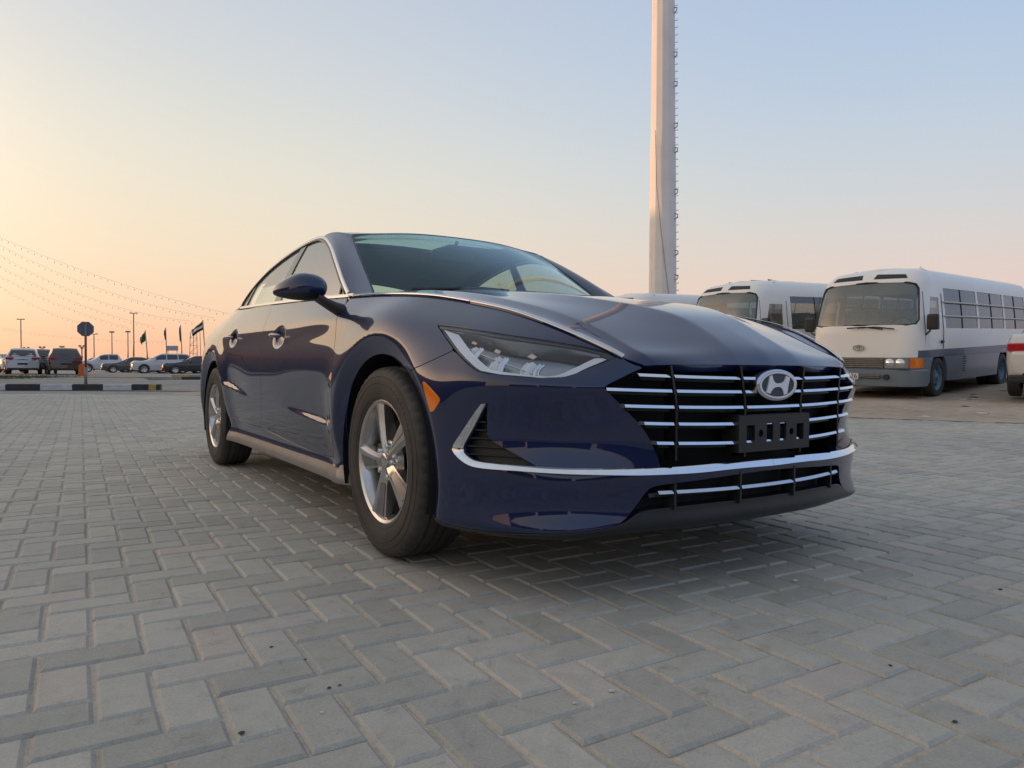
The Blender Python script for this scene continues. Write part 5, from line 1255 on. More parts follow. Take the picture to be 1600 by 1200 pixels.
# ---------------------------------------------------------------- background things
GZ = lambda y: .22*float(sm(24, 44, np.array([y]))[0])     # the yard beyond the kerb lies a little higher
M['car_white'] = paint('white_car_paint', (.62,.62,.61), met=0, rough=.35, dust_sheen=.1)
M['car_silver'] = paint('silver_car_paint', (.40,.41,.42), met=.5, rough=.35, dust_sheen=.1)
M['car_black'] = paint('black_car_paint', (.012,.013,.016), met=.1, rough=.3, dust_sheen=.06)
M['car_brown'] = paint('dark_brown_car_paint', (.045,.025,.02), met=.3, rough=.35, dust_sheen=.1)
M['car_grey'] = paint('charcoal_car_paint', (.06,.058,.06), met=.3, rough=.35, dust_sheen=.1)
M['car_glass'] = simple('dark_car_glass', (.012,.014,.016), .06, 0, .05, 3, coat=1.0)
M['mast'] = simple('mast_grey_white_paint', (.70,.68,.65), .55, 0, .08, .8)
M['steel'] = simple('galvanised_steel', (.22,.21,.20), .5, .6, .15)
M['rust'] = simple('red_oxide_post', (.20,.075,.05), .6, .1, .2)
M['sign_back'] = simple('sign_back_grey', (.12,.125,.135), .45, .5, .12)
M['kerb_white'] = simple('kerb_white_paint', (.55,.54,.52), .75, 0, .15, 5, .1)
M['kerb_black'] = simple('kerb_black_paint', (.035,.035,.037), .75, 0, .3, 5, .1)
M['kerb_yellow'] = simple('kerb_yellow_paint', (.45,.30,.10), .75, 0, .2, 5, .1)
M['kerb_grey'] = simple('bare_kerb', (.30,.28,.25), .8, 0, .2, 5, .1)
M['orange'] = simple('orange_barrier_plastic', (.70,.16,.03), .5, 0, .1)
M['flag_green'] = simple('flag_green', (.02,.09,.04), .8); M['flag_dark'] = simple('flag_maroon', (.10,.015,.025), .8); M['flag_white'] = simple('flag_white', (.55,.55,.53), .8); M['flag_black'] = simple('flag_black', (.015,.015,.015), .8); M['flag_red'] = simple('flag_red', (.35,.02,.02), .8)
M['board'] = simple('billboard_face', (.30,.34,.42), .5); M['bulb'] = simple('unlit_bulb', (.30,.25,.19), .3); M['wire'] = simple('cable', (.28,.23,.18), .6)
# -- generic parked cars, lofted sections: x, bottom, belt z, belt half width, roof z, roof half width
PROF = {
 'suv': (4.7, .95, [(2.35,.42,.72,.66,.76,.60),(2.28,.30,.88,.82,.92,.76),(1.9,.24,.98,.89,1.02,.82),(1.15,.22,1.05,.92,1.09,.84),(.75,.22,1.07,.93,1.30,.76),(.25,.22,1.08,.94,1.62,.66),(-.3,.22,1.09,.94,1.68,.66),(-1.2,.22,1.12,.94,1.68,.66),(-1.85,.24,1.14,.92,1.62,.64),(-2.18,.26,1.14,.90,1.30,.74),(-2.30,.28,1.05,.88,1.10,.80),(-2.35,.30,.85,.86,.89,.80)], (1.45,-1.42), .365),
 'sedan': (4.7, .92, [(2.35,.40,.60,.62,.63,.56),(2.27,.26,.74,.80,.78,.74),(1.9,.20,.84,.88,.88,.80),(1.0,.20,.95,.90,.99,.82),(.65,.20,.97,.91,1.10,.76),(.0,.20,.98,.92,1.42,.60),(-.5,.20,.99,.92,1.46,.60),(-1.0,.20,1.0,.92,1.42,.60),(-1.6,.22,1.03,.90,1.14,.70),(-1.85,.24,1.05,.89,1.09,.78),(-2.25,.32,1.02,.84,1.06,.76),(-2.35,.45,.80,.76,.84,.70)], (1.42,-1.40), .335),
 'pickup': (5.2, .97, [(2.6,.48,.85,.70,.90,.64),(2.5,.36,1.0,.86,1.04,.80),(2.1,.32,1.08,.92,1.12,.84),(1.3,.30,1.13,.93,1.17,.85),(.95,.30,1.15,.94,1.35,.78),(.45,.30,1.15,.94,1.72,.66),(-.2,.30,1.16,.94,1.80,.66),(-.9,.30,1.17,.94,1.78,.66),(-1.15,.30,1.18,.94,1.40,.78),(-1.3,.30,1.18,.94,1.20,.90),(-2.5,.34,1.17,.92,1.19,.88),(-2.6,.50,1.10,.90,1.12,.86)], (1.65,-1.55), .40)}
def make_car(name, label, cat, kind, mat, loc, rz, group, rear=True, pitch=0):
    L, hw, ST_, axles, wr = PROF[kind]; o = empty(name, loc, rz); o.rotation_euler = (0, pitch, rz); tag(o, label, cat, group)
    k = 9; V = []
    def sec(x, zb, zt, wb, zr, wr_):
        return [(wb*.80, zb), (wb*.96, zb+.06), (wb*1.0, zb+(zt-zb)*.45), (wb*1.0, zb+(zt-zb)*.75), (wb*.96, zt), (wr_+(wb-wr_)*.10, zr-.06*(1 if zr-zt > .2 else .3)), (wr_, zr-.015), (wr_*.6, zr+.01), (0, zr+.015)]
    # densify
    xs = []; base = np.array(ST_); sp_ = nat_spline(-base[:, 0], base[:, 1:]); X = []
    for a, b_ in zip(base[:-1], base[1:]): X += list(np.linspace(a[0], b_[0], 4)[:-1])
    X.append(base[-1][0]); X = np.array(X)
    D = np.stack([np.interp(-X, -base[:, 0], base[:, j]) for j in range(1, 6)], 1)*.5+np.clip(sp_(-X), base[:, 1:].min(0), base[:, 1:].max(0))*.5
    F = []; n = len(X)
    for sg in (1, -1):
        off = len(V)
        for x, d in zip(X, D):
            for w, z in sec(x, *d): V.append((x, sg*w, z))
        for i in range(n-1):
            for j in range(k-1):
                # wheel arches: leave open low faces near the axles
                cx = (X[i]+X[i+1])/2
                q = (off+i*k+j, off+i*k+j+1, off+(i+1)*k+j+1, off+(i+1)*k+j); F.append(q if sg > 0 else q[::-1])
        for e_ in (0, n-1):
            V.append((X[e_], 0, D[e_][0])); F.append(tuple(off+e_*k+j for j in range(k))+(len(V)-1,))
    body_ = mobj('body', V, F, M[mat] if isinstance(mat, str) else mat, o, angle=45)
    bm = bmesh.new(); bm.from_mesh(body_.data); bmesh.ops.remove_doubles(bm, verts=bm.verts, dist=.0005); bmesh.ops.recalc_face_normals(bm, faces=bm.faces[:]); bm.to_mesh(body_.data); bm.free()
    g = lambda x: np.array([np.interp(-x, -X, D[:, j]) for j in range(5)])
    gh = [x for x, d in zip(X, D) if d[3]-d[1] > .22]; xf, xr = max(gh), min(gh)
    def side_pt(x, f, sg, e=.006):
        d = g(x); a = np.array(sec(x, *d)[4]); c = np.array(sec(x, *d)[5]); w, z = a*(1-f)+c*f; return (x, sg*(w+e), z)
    cuts = np.linspace(xf-.10, xr+.12, 4 if kind == 'suv' else 3)
    for sg in (-1, 1):
        for a, b_ in zip(cuts[:-1], cuts[1:]):
            xx = np.linspace(a-.035, b_+.035, 8); vs = [side_pt(x, .12, sg) for x in xx]+[side_pt(x, .90, sg) for x in xx]
            mobj('side_window', vs, [(i, i+1, 9+i, 8+i) for i in range(7)], M['car_glass'], o)
    for nm, x0, x1 in (('windscreen', *sorted([xf+.45, xf-.28], reverse=True)), ('rear_window', xr+(.12 if kind == 'suv' else .35), xr-(.28 if kind == 'suv' else .35))):
        xx = np.linspace(x0, x1, 7); vs = []
        for x in xx:
            d = g(x); w = d[4]*.92 if d[3]-d[1] > .1 else d[4]*.88; z = d[3]+.02
            vs += [(x, -w, z-.015), (x, 0, z+.006), (x, w, z-.015)]
        mobj(nm, vs, [(i*3+j, i*3+j+1, i*3+j+4, i*3+j+3) for i in range(6) for j in range(2)], M['car_glass'], o, smooth=True)
    for x in axles:
        for sg in (-1, 1):
            t = MB(); t.lathe([(wr*.62,.05),(wr*.66,.09),(wr*.9,.10),(wr,.07),(wr,-.08),(wr*.6,-.09)], 28); w = t.build('wheel', M['rubber'], o, False, 40); w.location = (x, sg*(hw-.10), wr); w.rotation_euler = (0, 0, 0 if sg > 0 else PI)
            r = MB(); r.lathe([(.0005,.07),(wr*.15,.075),(wr*.2,.05),(wr*.55,.06),(wr*.64,.085),(wr*.66,.06)], 20); r.build('rim', M['alloy'], w, False, 40)
            for q in range(5):
                a = 2*PI*q/5; MB().lathe([(.0005,.069),(wr*.11,.069)], 8, c=(wr*.40*math.cos(a), 0, wr*.40*math.sin(a))).build('rim_gap', M['void'], w)
            a = MB(); n_ = 12; vs = []
            for i in range(n_+1):
                an = PI*i/n_
                for rr_, y in ((wr*1.16, hw+.0), (wr*1.0, hw+.004)): vs.append((x+rr_*math.cos(an), sg*y, wr+rr_*math.sin(an)))
            a.add(vs, [(2*i, 2*i+1, 2*i+3, 2*i+2) for i in range(n_)]); a.build('arch_trim', M['black_plastic'], o)
    xr_ = X[-1]; d = g(xr_+.10); xf_ = X[0]; df = g(xf_-.12)
    for sg in (-1, 1):
        zt = d[1]-.06 if kind != 'suv' else d[1]-.02
        MB().box(xr_-.012, sg*d[2]*.98-.22*sg if False else min(sg*d[2]*.52, sg*d[2]*1.0), zt-.14, xr_+.16, max(sg*d[2]*.52, sg*d[2]*1.0), zt, .02).build('tail_light', M['red_lens'], o)
        MB().box(xf_-.16, min(sg*df[2]*.55, sg*df[2]*.97), df[1]-.16, xf_-.015, max(sg*df[2]*.55, sg*df[2]*.97), df[1]-.05, .02).build('headlight', M['lamp_silver'], o)
        xm = xf-.12; dm = g(xm); MB().box(xm-.06, min(sg*(dm[2]+.02), sg*(dm[2]+.2)), dm[1]+.02, xm+.06, max(sg*(dm[2]+.02), sg*(dm[2]+.2)), dm[1]+.15, .03).build('wing_mirror', M[mat] if isinstance(mat, str) else mat, o)
    MB().box(xr_-.02, -.26, .62 if kind != 'sedan' else .70, xr_+.05, .26, .73 if kind != 'sedan' else .82).build('number_plate', M['cabin_dark'], o)
    MB().box(xr_-.03, -.82, .28, xr_+.20, .82, .42, .03).build('rear_bumper', M['black_plastic'], o)
    MB().box(xf_-.20, -.70, .30, xf_+.02, .70, .42, .03).build('front_bumper', M['black_plastic'], o)
    MB().box(xf_-.10, -.45, .52, xf_-.005, .45, .70, .02).build('grille', M['black_gloss'], o)
    return o
def spot(px, py, Y):
    """world x for a picture column at depth Y"""
    return (px-800)/1123.6*Y
# back-to-camera pair by the island
make_car('parked_car', 'white SUV seen from behind left of the dark brown SUV', 'car', 'suv', 'car_white', (spot(38,0,47), 47, GZ(47)-.03), rad(122), 'cars parked across the yard')
make_car('parked_car', 'dark brown SUV seen from behind beside the stop sign post', 'car', 'suv', 'car_brown', (spot(99,0,46), 46, GZ(46)-.03), rad(125), 'cars parked across the yard')
make_car('parked_car', 'charcoal SUV half hidden between the white SUV and the brown SUV', 'car', 'suv', 'car_grey', (spot(64,0,50), 50, GZ(50)), rad(122), 'cars parked across the yard')
make_car('parked_car', 'white car cut off at the left edge of the view behind the white SUV', 'car', 'sedan', 'car_white', (spot(2,0,56), 56, GZ(56)), rad(150), 'cars parked across the yard')
for px, Y, kind, mat, lab, rz in ((166,70,'pickup','car_white','white pickup at the left end of the diagonal row, right of the stop sign',216),
    (203,66,'sedan','car_grey','dark grey sedan right of the white pickup in the diagonal row',214),
    (226,72,'sedan','car_silver','pale silver car showing behind the dark grey sedan',214),
    (243,74,'sedan','car_white','white sedan tucked behind the tall white SUV in the row',214),
    (254,60,'suv','car_white','tall white SUV with dark windows standing highest in the diagonal row',212),
    (280,63,'sedan','car_white','low white sedan between the tall white SUV and the black sedan',214),
    (148,84,'suv','car_white','small distant white SUV just right of the stop sign post',205),
    (190,88,'sedan','car_white','distant white sedan between the pickup and the dark grey sedan',210),
    (217,84,'suv','car_silver','distant silver SUV showing above the dark grey sedan',212),
    (268,82,'sedan','car_white','distant white sedan right of the tall white SUV',212),
    (291,80,'suv','car_white','distant white SUV above the black sedan',210),
    (302,58,'sedan','car_black','black sedan nearest the blue car in the diagonal row',212)):
    make_car('parked_car', lab, 'car', kind, mat, (spot(px,0,Y), Y, GZ(Y)-.02), rad(rz), 'cars parked across the yard')
# white car cut by the right edge
_x, _y = 9.08, 11.73
make_car('parked_car', 'white car with red tail lamp cut off at the right edge by the minibus', 'car', 'sedan', 'car_white', (_x+1.57, _y+1.75, .29), rad(48), 'cars by the buses', pitch=rad(-2))
# -- raised yard behind the kerb
vs = []; xs = np.linspace(-90, 4, 12); ys = np.array([21.0,24,28,32,36,40,44,52,70,140,600])
for y in ys:
    for x in xs: vs.append((x*(1 if y < 60 else 1+(y-60)/60), y, GZ(y)-.012))
yd = mobj('yard', vs, [(a*12+b, a*12+b+1, (a+1)*12+b+1, (a+1)*12+b) for a in range(10) for b in range(11)], M['asphalt'], smooth=True); tag(yd, 'dusty tarmac yard behind the striped kerb', kind='structure')
# -- striped kerb and island
kx = [(-40,-3,'kerb_white'),(0,8,'kerb_white'),(8,60,'kerb_black'),(60,110,'kerb_white'),(110,158,'kerb_black'),(158,204,'kerb_white'),(204,231,'kerb_black'),(231,244,'kerb_yellow'),(244,250,'kerb_black')]
KA, KB = np.array([-14.73,20.68]), np.array([-10.6,21.64])
kd = (KB-KA)/np.linalg.norm(KB-KA)
kb = empty('striped_kerb', (KA[0], KA[1], 0), math.atan2(kd[1], kd[0])); tag(kb, 'black and white painted kerb edging the island by the stop sign', 'kerb')
KL = np.linalg.norm(KB-KA)
for a, b_, m in [(-60,8,'kerb_white')]+kx[2:]:
    u0, u1 = a/250*KL, b_/250*KL; MB().box(u0+.004, 0, -.02, u1-.004, .26, .165, .015).build('kerb_stone', M[m], kb)
isl = mobj('island_verge', [(-20,21.0,.10),(-11.5,21.9,.10),(-12.8,26,.13),(-17,33,.2),(-30,33,.2),(-30,22,.1)], [(0,1,2,3,4,5)], M['asphalt']); tag(isl, 'raised paved island behind the striped kerb', kind='structure')
vs = []; rr = np.random.default_rng(3)
gv = MB()
for i in range(5200):
    u, v = rr.random(), rr.random(); y = 29+v*5; x = -25.5+u*5.2; 
    if rr.random() < .3: continue
    h = .06+rr.random()*.16; a = rr.random()*PI; z0 = GZ(y)+.02
    gv.add([(x-.03*math.cos(a), y-.03*math.sin(a), z0), (x+.03*math.cos(a), y+.03*math.sin(a), z0), (x+rr.normal(0,.05), y+rr.normal(0,.05), z0+h)], [(0,1,2)])
gr = gv.build('grass_verge', M['grass']); tag(gr, 'low green grass on the island verge', 'grass', kind='stuff')
k2 = empty('far_kerb', (-19.6, 32.6, GZ(32.6)), rad(24)); tag(k2, 'yellow and grey kerb round the back of the grass island', 'kerb')
for i, m in enumerate(['kerb_grey','kerb_yellow','kerb_grey','kerb_yellow','kerb_grey','kerb_grey','kerb_black']): MB().box(-1.2+i*.9, 0, 0, -1.21+(i+1)*.9, .2, .15, .02).build('kerb_stone', M[m], k2)
k3 = empty('far_kerb', (spot(268,0,37), 37, GZ(37)), rad(8)); tag(k3, 'low yellow kerb in front of the black sedan', 'kerb')
for i, m in enumerate(['kerb_yellow','kerb_grey','kerb_yellow','kerb_black']): MB().box(i*.9, 0, 0, (i+1)*.9-.01, .3, .16, .03).build('kerb_stone', M[m], k3)
# -- stop sign seen from behind
sx, sy = spot(134,0,23.0), 23.0
sg_ = empty('stop_sign', (sx, sy, .05), rad(32)); tag(sg_, 'back of an octagonal stop sign on a thin post behind the kerb', 'sign')
m = MB(); m.tube([(0,0,0),(0,0,.62)], .045, 10); m.build('post_foot', M['steel'], sg_, True)
m = MB(); m.tube([(0,0,.60),(0,0,1.62)], .036, 10); m.build('post', M['rust'], sg_, True)
m = MB(); m.prism([(.25*math.cos(rad(22.5+45*i)), 1.84+.25*math.sin(rad(22.5+45*i))) for i in range(8)], .045, .052, lambda u, v, h: (u, h, v)); m.build('sign_plate', M['sign_back'], sg_, fix=True)
m = MB(); m.box(-.03,.0,1.62,.03,.044,2.06,.01); m.build('bracket', M['steel'], sg_)
br = empty('barrier', (spot(130,0,40), 40, GZ(40))); tag(br, 'orange plastic barrier standing behind the stop sign post', 'barrier')
m = MB(); m.prism([(-.22,0),(.22,0),(.17,.12),(.15,.62),(-.15,.62),(-.17,.12)], -.18, .18, lambda u, v, h: (u, h, v)); m.build('barrier_block', M['orange'], br, fix=True)
MB().box(-.10,-.12,.62,.10,.12,.67,.01).build('barrier_cap', M['orange'], br)
# -- tall mast with climbing pegs
mx, my = 6.27, 30.0
mast = empty('light_mast', (mx, my, .3)); mast.rotation_euler = (0, rad(-.42), 0); tag(mast, 'very tall pale faceted light mast with climbing pegs behind the buses', 'mast')
HM = 34.0
def mrad(z): return .594-.0079*z
zc = [0, 5, 10.05]; m = MB(); n_ = 12
rings_ = [(z, mrad(z)) for z in (0,2,4,6,8,9.62)]+[(9.62, mrad(9.62)-.012)]+[(z, mrad(z)-.012) for z in (12,16,20,25,30,34)]
vs = []
for z, r in rings_:
    for i in range(n_): a = 2*PI*(i+.5)/n_; vs.append((r*math.cos(a), r*math.sin(a), z))
m.add(vs, [(q*n_+i, q*n_+(i+1) % n_, (q+1)*n_+(i+1) % n_, (q+1)*n_+i) for q in range(len(rings_)-1) for i in range(n_)]+[tuple((len(rings_)-1)*n_+i for i in range(n_))]); m.build('shaft', M['mast'], mast)
for i in range(95):
    z = 2.5+i*.30
    if z > 24: break
    r = mrad(z); a = rad(-12); p0 = Vector((r*.96*math.cos(a), r*.96*math.sin(a), z)); p1 = p0+Vector((.10*math.cos(a), .10*math.sin(a), 0)); q = MB(); q.tube([p0, p1, p1+Vector((0,0,.05))], .012, 5); q.build('climbing_peg', M['steel'], mast)
for i, z in enumerate((4.1,5.1,6.6,7.6,9.3,10.3,12,13.2,15)):
    r = mrad(z); a = rad(-38); q = MB(); c_ = Vector((r*math.cos(a), r*math.sin(a), z)); q.tube([c_, c_+Vector((.08,-.10,.05)), c_+Vector((.10,-.10,.18)), c_+Vector((0,0,.22))], .022, 5); q.build('cable_clip', M['steel'], mast)
q = MB(); q.tube([(-.40,-.42,10.2),(-.36,-.45,8.0),(-.18,-.55,6.0),(.12,-.585,3.6),(.2,-.57,2.5)], .012, 5); q.build('loose_cable', M['wire'], mast)
# floodlight ring at the head, above the view
q = MB(); q.lathe([(1.3,33.6),(1.45,33.7),(1.3,33.8)], 24, 'z', True); q.build('head_ring', M['steel'], mast)
for i in range(8):
    a = 2*PI*i/8; q = MB(); q.box(1.3*math.cos(a)-.25, 1.3*math.sin(a)-.25, 33.1, 1.3*math.cos(a)+.25, 1.3*math.sin(a)+.25, 33.5, .05); q.build('floodlight', M['steel'], mast)
# -- street lights and flood poles in the distance
def pole(name, label, px, ytop, Y, kind, grp):
    x = spot(px, 0, Y); z0 = GZ(Y); zt = .652+(573.5+px*.0063-ytop)*Y/1123.6; h = zt-z0
    o = empty(name, (x, Y, z0)); tag(o, label, 'lamp post', grp)
    q = MB(); q.tube([(0,0,0),(0,0,h)], [.11, .06] if Y < 120 else [.2, .12], 8); q.build('pole', M['steel'], o, True)
    s = Y/70
    if kind == 'T':
        q = MB(); q.tube([(-.30*s,0,h),(.30*s,0,h)], .04*s, 6); q.build('cross_arm', M['steel'], o, True)
        for sg in (-1, 1): MB().box(sg*.26*s-.10*s,-.08*s,h-.03*s,sg*.26*s+.10*s,.08*s,h+.06*s,.02).build('lamp_head', M['steel'], o)
    elif kind == 'F':
        for dx in (-.11,.11): MB().box(dx*s-.10*s,-.1*s,h-.05*s,dx*s+.10*s,.1*s,h+.09*s,.02).build('lamp_head', M['steel'], o)
    else:
        for dx in (-.20,.20): 
            q = MB(); q.tube([(0,0,h-.3*s),(dx*s*.8,0,h-.1*s)], .05*s, 5); q.build('arm', M['steel'], o)
            MB().box(dx*s-.07*s,-.1*s,h-.05*s,dx*s+.07*s,.1*s,h+.12*s,.03).build('lamp_head', M['steel'], o)
G1 = 'street lights across the yard'
pole('street_light', 'twin-headed street light rising above the white SUV', 33, 499, 95, 'T', G1)
pole('street_light', 'tallest twin-headed street light, between the stop sign and the flags', 209, 489.5, 90, 'T', G1)
pole('street_light', 'thin lamp post just right of the stop sign', 147, 522, 100, 'T', G1)
pole('street_light', 'lamp post with flat head between the stop sign and the tallest light', 175, 519, 100, 'F', G1)
pole('street_light', 'lamp post with flat head just left of the tallest light', 200, 518.5, 100, 'F', G1)
G2 = 'short floodlight posts on the horizon'
pole('floodlight_post', 'short floodlight post showing right above the white SUV roof', 41, 544, 150, 'V', G2)
pole('floodlight_post', 'short floodlight post in the gap between white and brown SUVs', 66, 543, 150, 'V', G2)
pole('floodlight_post', 'short floodlight post above the brown SUV roof', 97, 542, 150, 'F', G2)
pole('floodlight_post', 'short floodlight post just left of the stop sign post', 128, 541, 150, 'V', G2)
# -- flags
def flag(label, px, ytop, Y, stripes, poly, lean=0):
    x = spot(px, 0, Y); z0 = GZ(Y); h = .652+(573.5+px*.0063-ytop)*Y/1123.6-z0
    o = empty('flag_pole', (x, Y, z0)); tag(o, label, 'flag', 'flags over the car row')
    q = MB(); q.tube([(lean,0,0),(0,0,h)], [.07,.04], 6); q.build('pole', M['steel'], o, True)
    (ul, dz, drop) = poly; n_ = 12; k = len(stripes)
    for j, m in enumerate(stripes):
        vs = []
        for i in range(n_+1):
            u = i/n_; wv = .12*math.sin(u*9)*u
            for f in (j/k, (j+1)/k): vs.append((-.05-ul*u+.1*f, wv+.12*math.sin(4*f+3*u), h-.1-drop*u-dz*f*(1-.25*u)))
        mobj('cloth', vs, [(2*i, 2*i+1, 2*i+3, 2*i+2) for i in range(n_)], M[m], o, smooth=True)
flag('striped flag, largest of the four, blowing left on the rightmost pole', 317, 500, 62, ['flag_green','flag_white','flag_black'], (.95,.75,.75), .25)
flag('drooping dark green flag, leftmost of the four', 227, 516, 66, ['flag_green','flag_green'], (.45,.9,.55), .3)
flag('furled dark flag on the second pole from the left', 259, 512, 66, ['flag_dark','flag_dark'], (.14,1.05,.15), .1)
flag('furled maroon flag hanging long on the third pole from the left', 282, 508, 66, ['flag_dark','flag_black'], (.10,1.5,.1), .2)
bb = empty('billboard', (spot(269,0,80), 80, GZ(80))); tag(bb, 'small pale blue board on posts behind the flags', 'billboard')
MB().box(-.65,-.05,2.38,.65,.05,2.92,.01).build('panel', M['board'], bb)
for x in (-.5, .5): q = MB(); q.tube([(x,0.06,0),(x,.06,2.8)], .04, 6); q.build('post', M['steel'], bb)
lt = empty('lattice_tower', (spot(305,0,95), 95, GZ(95))); tag(lt, 'thin steel lattice tower behind the striped flag', 'tower')
for sx_ in (-.55,.55):
    for sy_ in (-.5,.5): q = MB(); q.tube([(sx_,sy_,0),(sx_*.75,sy_,5.2)], .04, 5); q.build('leg', M['steel'], lt)
for i in range(5):
    q = MB(); z = i*1.0+.4; q.tube([(-.52,-.5,z),(.52,-.5,z+.9)], .025, 4); q.build('brace', M['steel'], lt)
    q = MB(); q.tube([(-.55,-.5,z),(.55,-.5,z)], .025, 4); q.build('crosspiece', M['steel'], lt)
# -- strings of unlit bulbs fanning down from the left
ends = [((0,371),(60,396),(360,491),48,'highest string of bulbs, reaching furthest right over the car row'),((0,383),(150,449),(335,497),52,'second string of bulbs below the highest one'),((0,398),(140,465),(300,502),55,'third string of bulbs from the top'),((0,415),(100,465),(240,510),58,'fourth string of bulbs from the top'),((0,431),(80,470),(200,512),62,'fifth string of bulbs from the top'),((0,446),(60,480),(130,505),66,'lowest steep string of bulbs at the left edge'),((0,512),(100,526),(260,533),75,'nearly level string of bulbs crossing behind the stop sign')]
for (a, mpt, c, Y, lab) in ends:
    P0, P1, P2 = [np.array((spot(p[0],0,Y), Y, .652+(573.5+p[0]*.0063-p[1])*Y/1123.6)) for p in (a, mpt, c)]
    # quadratic through the three points
    t1 = (mpt[0]-a[0])/(c[0]-a[0]); Cq = (P1-(1-t1)**2*P0-t1**2*P2)/(2*t1*(1-t1))
    ts = np.linspace(-.35, 1, 60); pts = [(1-t)**2*P0+2*t*(1-t)*Cq+t*t*P2 for t in ts]
    o = empty('string_lights', tuple(pts[-1])); tag(o, lab, 'string lights', 'strings of bulbs'); base = Vector(pts[-1])
    q = MB(); q.tube([Vector(p)-base for p in pts], .005, 4); q.build('cable', M['wire'], o)
    q = MB(); Ls = np.concatenate([[0], np.cumsum(np.linalg.norm(np.diff(np.array(pts), axis=0), axis=1))]); n_ = int(Ls[-1]/.46); rr2 = np.random.default_rng(int(Y))
    for d in np.linspace(0, Ls[-1], n_):
        p = np.array([np.interp(d, Ls, np.array(pts)[:, k_]) for k_ in range(3)])-np.array(base); dz = .10+rr2.random()*.10; r = .026
        q.add([(p[0]+r*ca, p[1]+r*sa, p[2]-dz+dd) for (ca, sa, dd) in ((1,0,0),(0,1,0),(-1,0,0),(0,-1,0),(0,0,.09),(0,0,-.06))], [(0,1,4),(1,2,4),(2,3,4),(3,0,4),(1,0,5),(2,1,5),(3,2,5),(0,3,5)])
    bo = q.build('bulbs', M['bulb'], o); bo['kind'] = 'stuff'
# -- low showroom beyond the left edge: seen mirrored in the doors, it keeps the last sun off the yard
M['facade_dark'] = simple('showroom_dark_cladding', (.035,.033,.035), .4, 0, .2, .5); M['facade_red'] = simple('showroom_red_fascia', (.28,.03,.025), .5, 0, .15, .5); M['facade_glass'] = simple('showroom_glazing', (.02,.022,.025), .08, 0, .2, .4)
sb = empty('showroom', (-32, 13, 0), rad(90)); tag(sb, 'long low dark showroom with red fascia mirrored in the blue car doors', 'building')
MB().box(-27,0,0,27,14,6.6).build('wall', M['facade_dark'], sb)
MB().box(-27.2,-.25,4.0,27.2,-.004,5.0).build('fascia', M['facade_red'], sb)
MB().box(-27.4,-.4,6.6,27.4,14.3,7.0).build('parapet', M['facade_dark'], sb)
for i in range(13): MB().box(-25.5+i*3.9,-.06,.5,-22.1+i*3.9,-.003,3.7).build('window', M['facade_glass'], sb)
wh = empty('shade_block', (-60, 31, 0), rad(90)); tag(wh, 'tall plain block out of view, added behind the showroom to shade the mast', 'building')  # unseen block added to keep the sun off the lower mast
MB().box(-21,0,0,21,15,10.2).build('wall', M['facade_dark'], wh)
MB().box(-21.3,-.3,10.2,21.3,15.3,10.7).build('parapet', M['facade_dark'], wh)
for i in range(6): MB().box(-19+i*6.4,-.05,0,-15+i*6.4,-.003,4.5).build('roller_door', M['facade_glass'], wh)
for (x0, x1, yb, h, lab) in ((-30,-9,-34,4.6,'low dark block, left of three unseen ones added for the bumper reflection'),(-6.5,11,-38,6.2,'taller dark block, middle of three unseen ones added for the bumper reflection'),(13.5,42,-33,4.0,'lowest dark block, right of three unseen ones added for the bumper reflection')):  # unseen dark blocks behind the camera, added to darken the bumper's reflection
    sh = empty('reflection_block', ((x0+x1)/2, yb, 0)); tag(sh, lab, 'building', 'unseen blocks added for the bumper reflection'); hw_ = (x1-x0)/2
    MB().box(-hw_,-8,0,hw_,0,h).build('wall', M['facade_dark'], sh); MB().box(-hw_-.3,-8.3,h,hw_+.3,.5,h+.3).build('roof', M['steel'], sh)
    for i in range(int(hw_*2//4.2)): MB().box(-hw_+.6+i*4.2,.003,0,-hw_+3.9+i*4.2,.06,3.0).build('shutter', M['facade_glass'], sh)
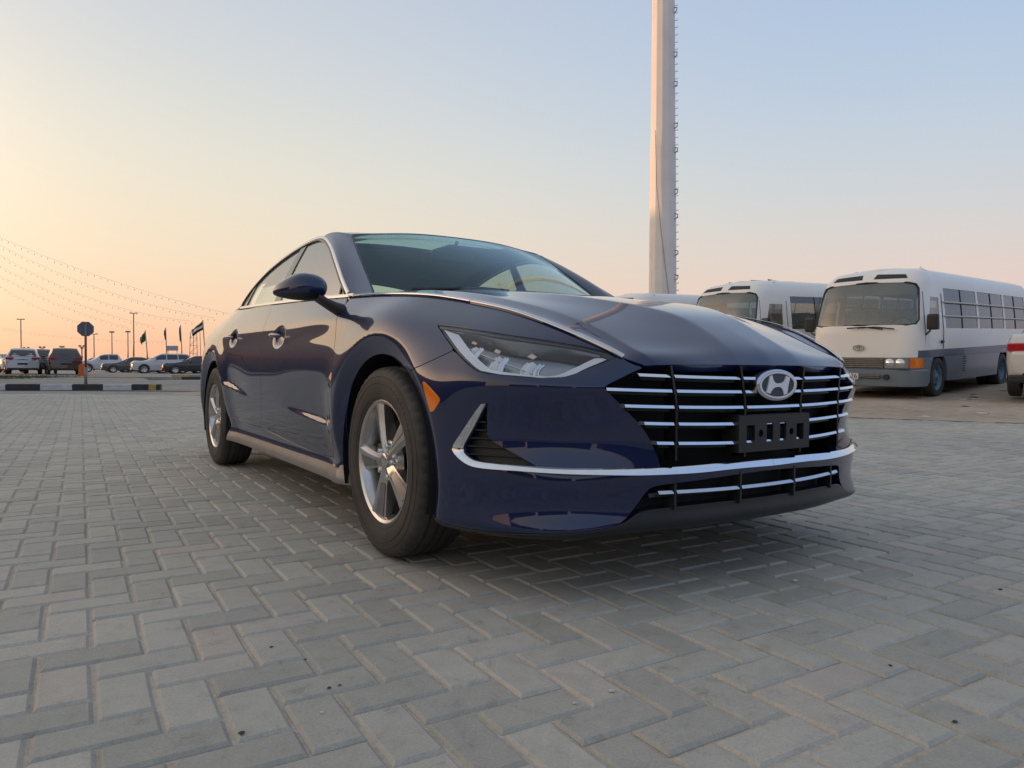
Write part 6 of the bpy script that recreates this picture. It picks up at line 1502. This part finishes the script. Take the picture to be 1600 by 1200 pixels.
# -- bits on the ground
def groundpt(px, py, z=0):
    cp, sp2 = math.cos(rad(-1.0912)), math.sin(rad(-1.0912)); cr, sr = math.cos(rad(.359)), math.sin(rad(.359))
    a, b_ = (px-800)/1123.6, -(py-600)/1123.6; r_, u_ = a*cr-b_*sr, a*sr+b_*cr
    d = np.array([r_, cp-u_*sp2, sp2+u_*cp]); t = (z-.652)/d[2]; return d*t
rb = np.random.default_rng(11)
def chip(name, label, cat, grp, x, y, z, s, mat, flat=.5):
    vs = []; n_ = 7
    for lv, f in ((0,1.0),(flat*.6,.85),(flat,.35)):
        for i in range(n_): a = 2*PI*i/n_; q = f*s*(1+rb.normal(0,.18)); vs.append((q*math.cos(a)*1.3, q*math.sin(a), lv*s))
    o = mobj(name, vs, [(r*n_+i, r*n_+(i+1) % n_, (r+1)*n_+(i+1) % n_, (r+1)*n_+i) for r in range(2) for i in range(n_)]+[tuple(2*n_+i for i in range(n_)), tuple(range(n_-1,-1,-1))], mat, smooth=False)
    o.location = (x, y, z); o.rotation_euler = (0, 0, rb.random()*6); return tag(o, label, cat, grp)
M['grit'] = simple('dark_grit', (.05,.044,.04), .8, 0, .3); M['paper'] = simple('pale_litter', (.52,.49,.44), .8, 0, .1); M['twig'] = simple('twig_brown', (.09,.06,.04), .8)
for px, py, s in ((424,1012,.005),(477,1032,.005),(531,1072,.004),(514,1076,.005),(377,1147,.007),(1563,922,.007),(1492,1129,.006),(1391,1041,.005)):
    p = groundpt(px, py); chip('grit', 'small dark crumb of grit lying on the grey block paving', 'grit', 'crumbs of grit on the paving', p[0], p[1], .002, s*.72, M['grit'], .5)
for px, py, s in ((1242,908,.008),(956,1081,.006),(898,1100,.004),(503,1115,.004)):
    p = groundpt(px, py); chip('pale_chip', 'tiny pale stone chip lying on the grey block paving', 'stone chip', 'pale chips on the paving', p[0], p[1], .002, s, M['paper'], .5)
for k in range(26):
    px = 1345+rb.random()*255; py = 622+rb.random()*32; p = groundpt(px, py); y = p[1]; x = p[0]
    # march onto the slope
    for _ in range(6): p = groundpt(px, py, float(lot_z(np.array([x]), np.array([y]))[0])); x, y = p[0], p[1]
    chip('litter', 'scrap of litter scattered on the sand in front of the minibuses', 'litter', 'litter on the sand', x, y, float(lot_z(np.array([x]), np.array([y]))[0])-.006, .03+rb.random()*.06, M['paper'] if k % 3 else M['twig'], .25)
# rods heaped on the middle minibus roof
rd = empty('rod_bundle', (7.55,20.45,3.02), rad(222)); tag(rd, 'loose bundle of rods lying on the roof of the middle minibus', 'rods')
for i in range(9): q = MB(); y = -.5+i*.12; q.tube([(-1.6+rb.random()*.4, y, .02+rb.random()*.06), (0, y+rb.normal(0,.1), .08+rb.random()*.08), (1.5+rb.random()*.3, y+rb.normal(0,.15), .02+rb.random()*.05)], .022, 5); q.build('rod', M['twig'], rd)
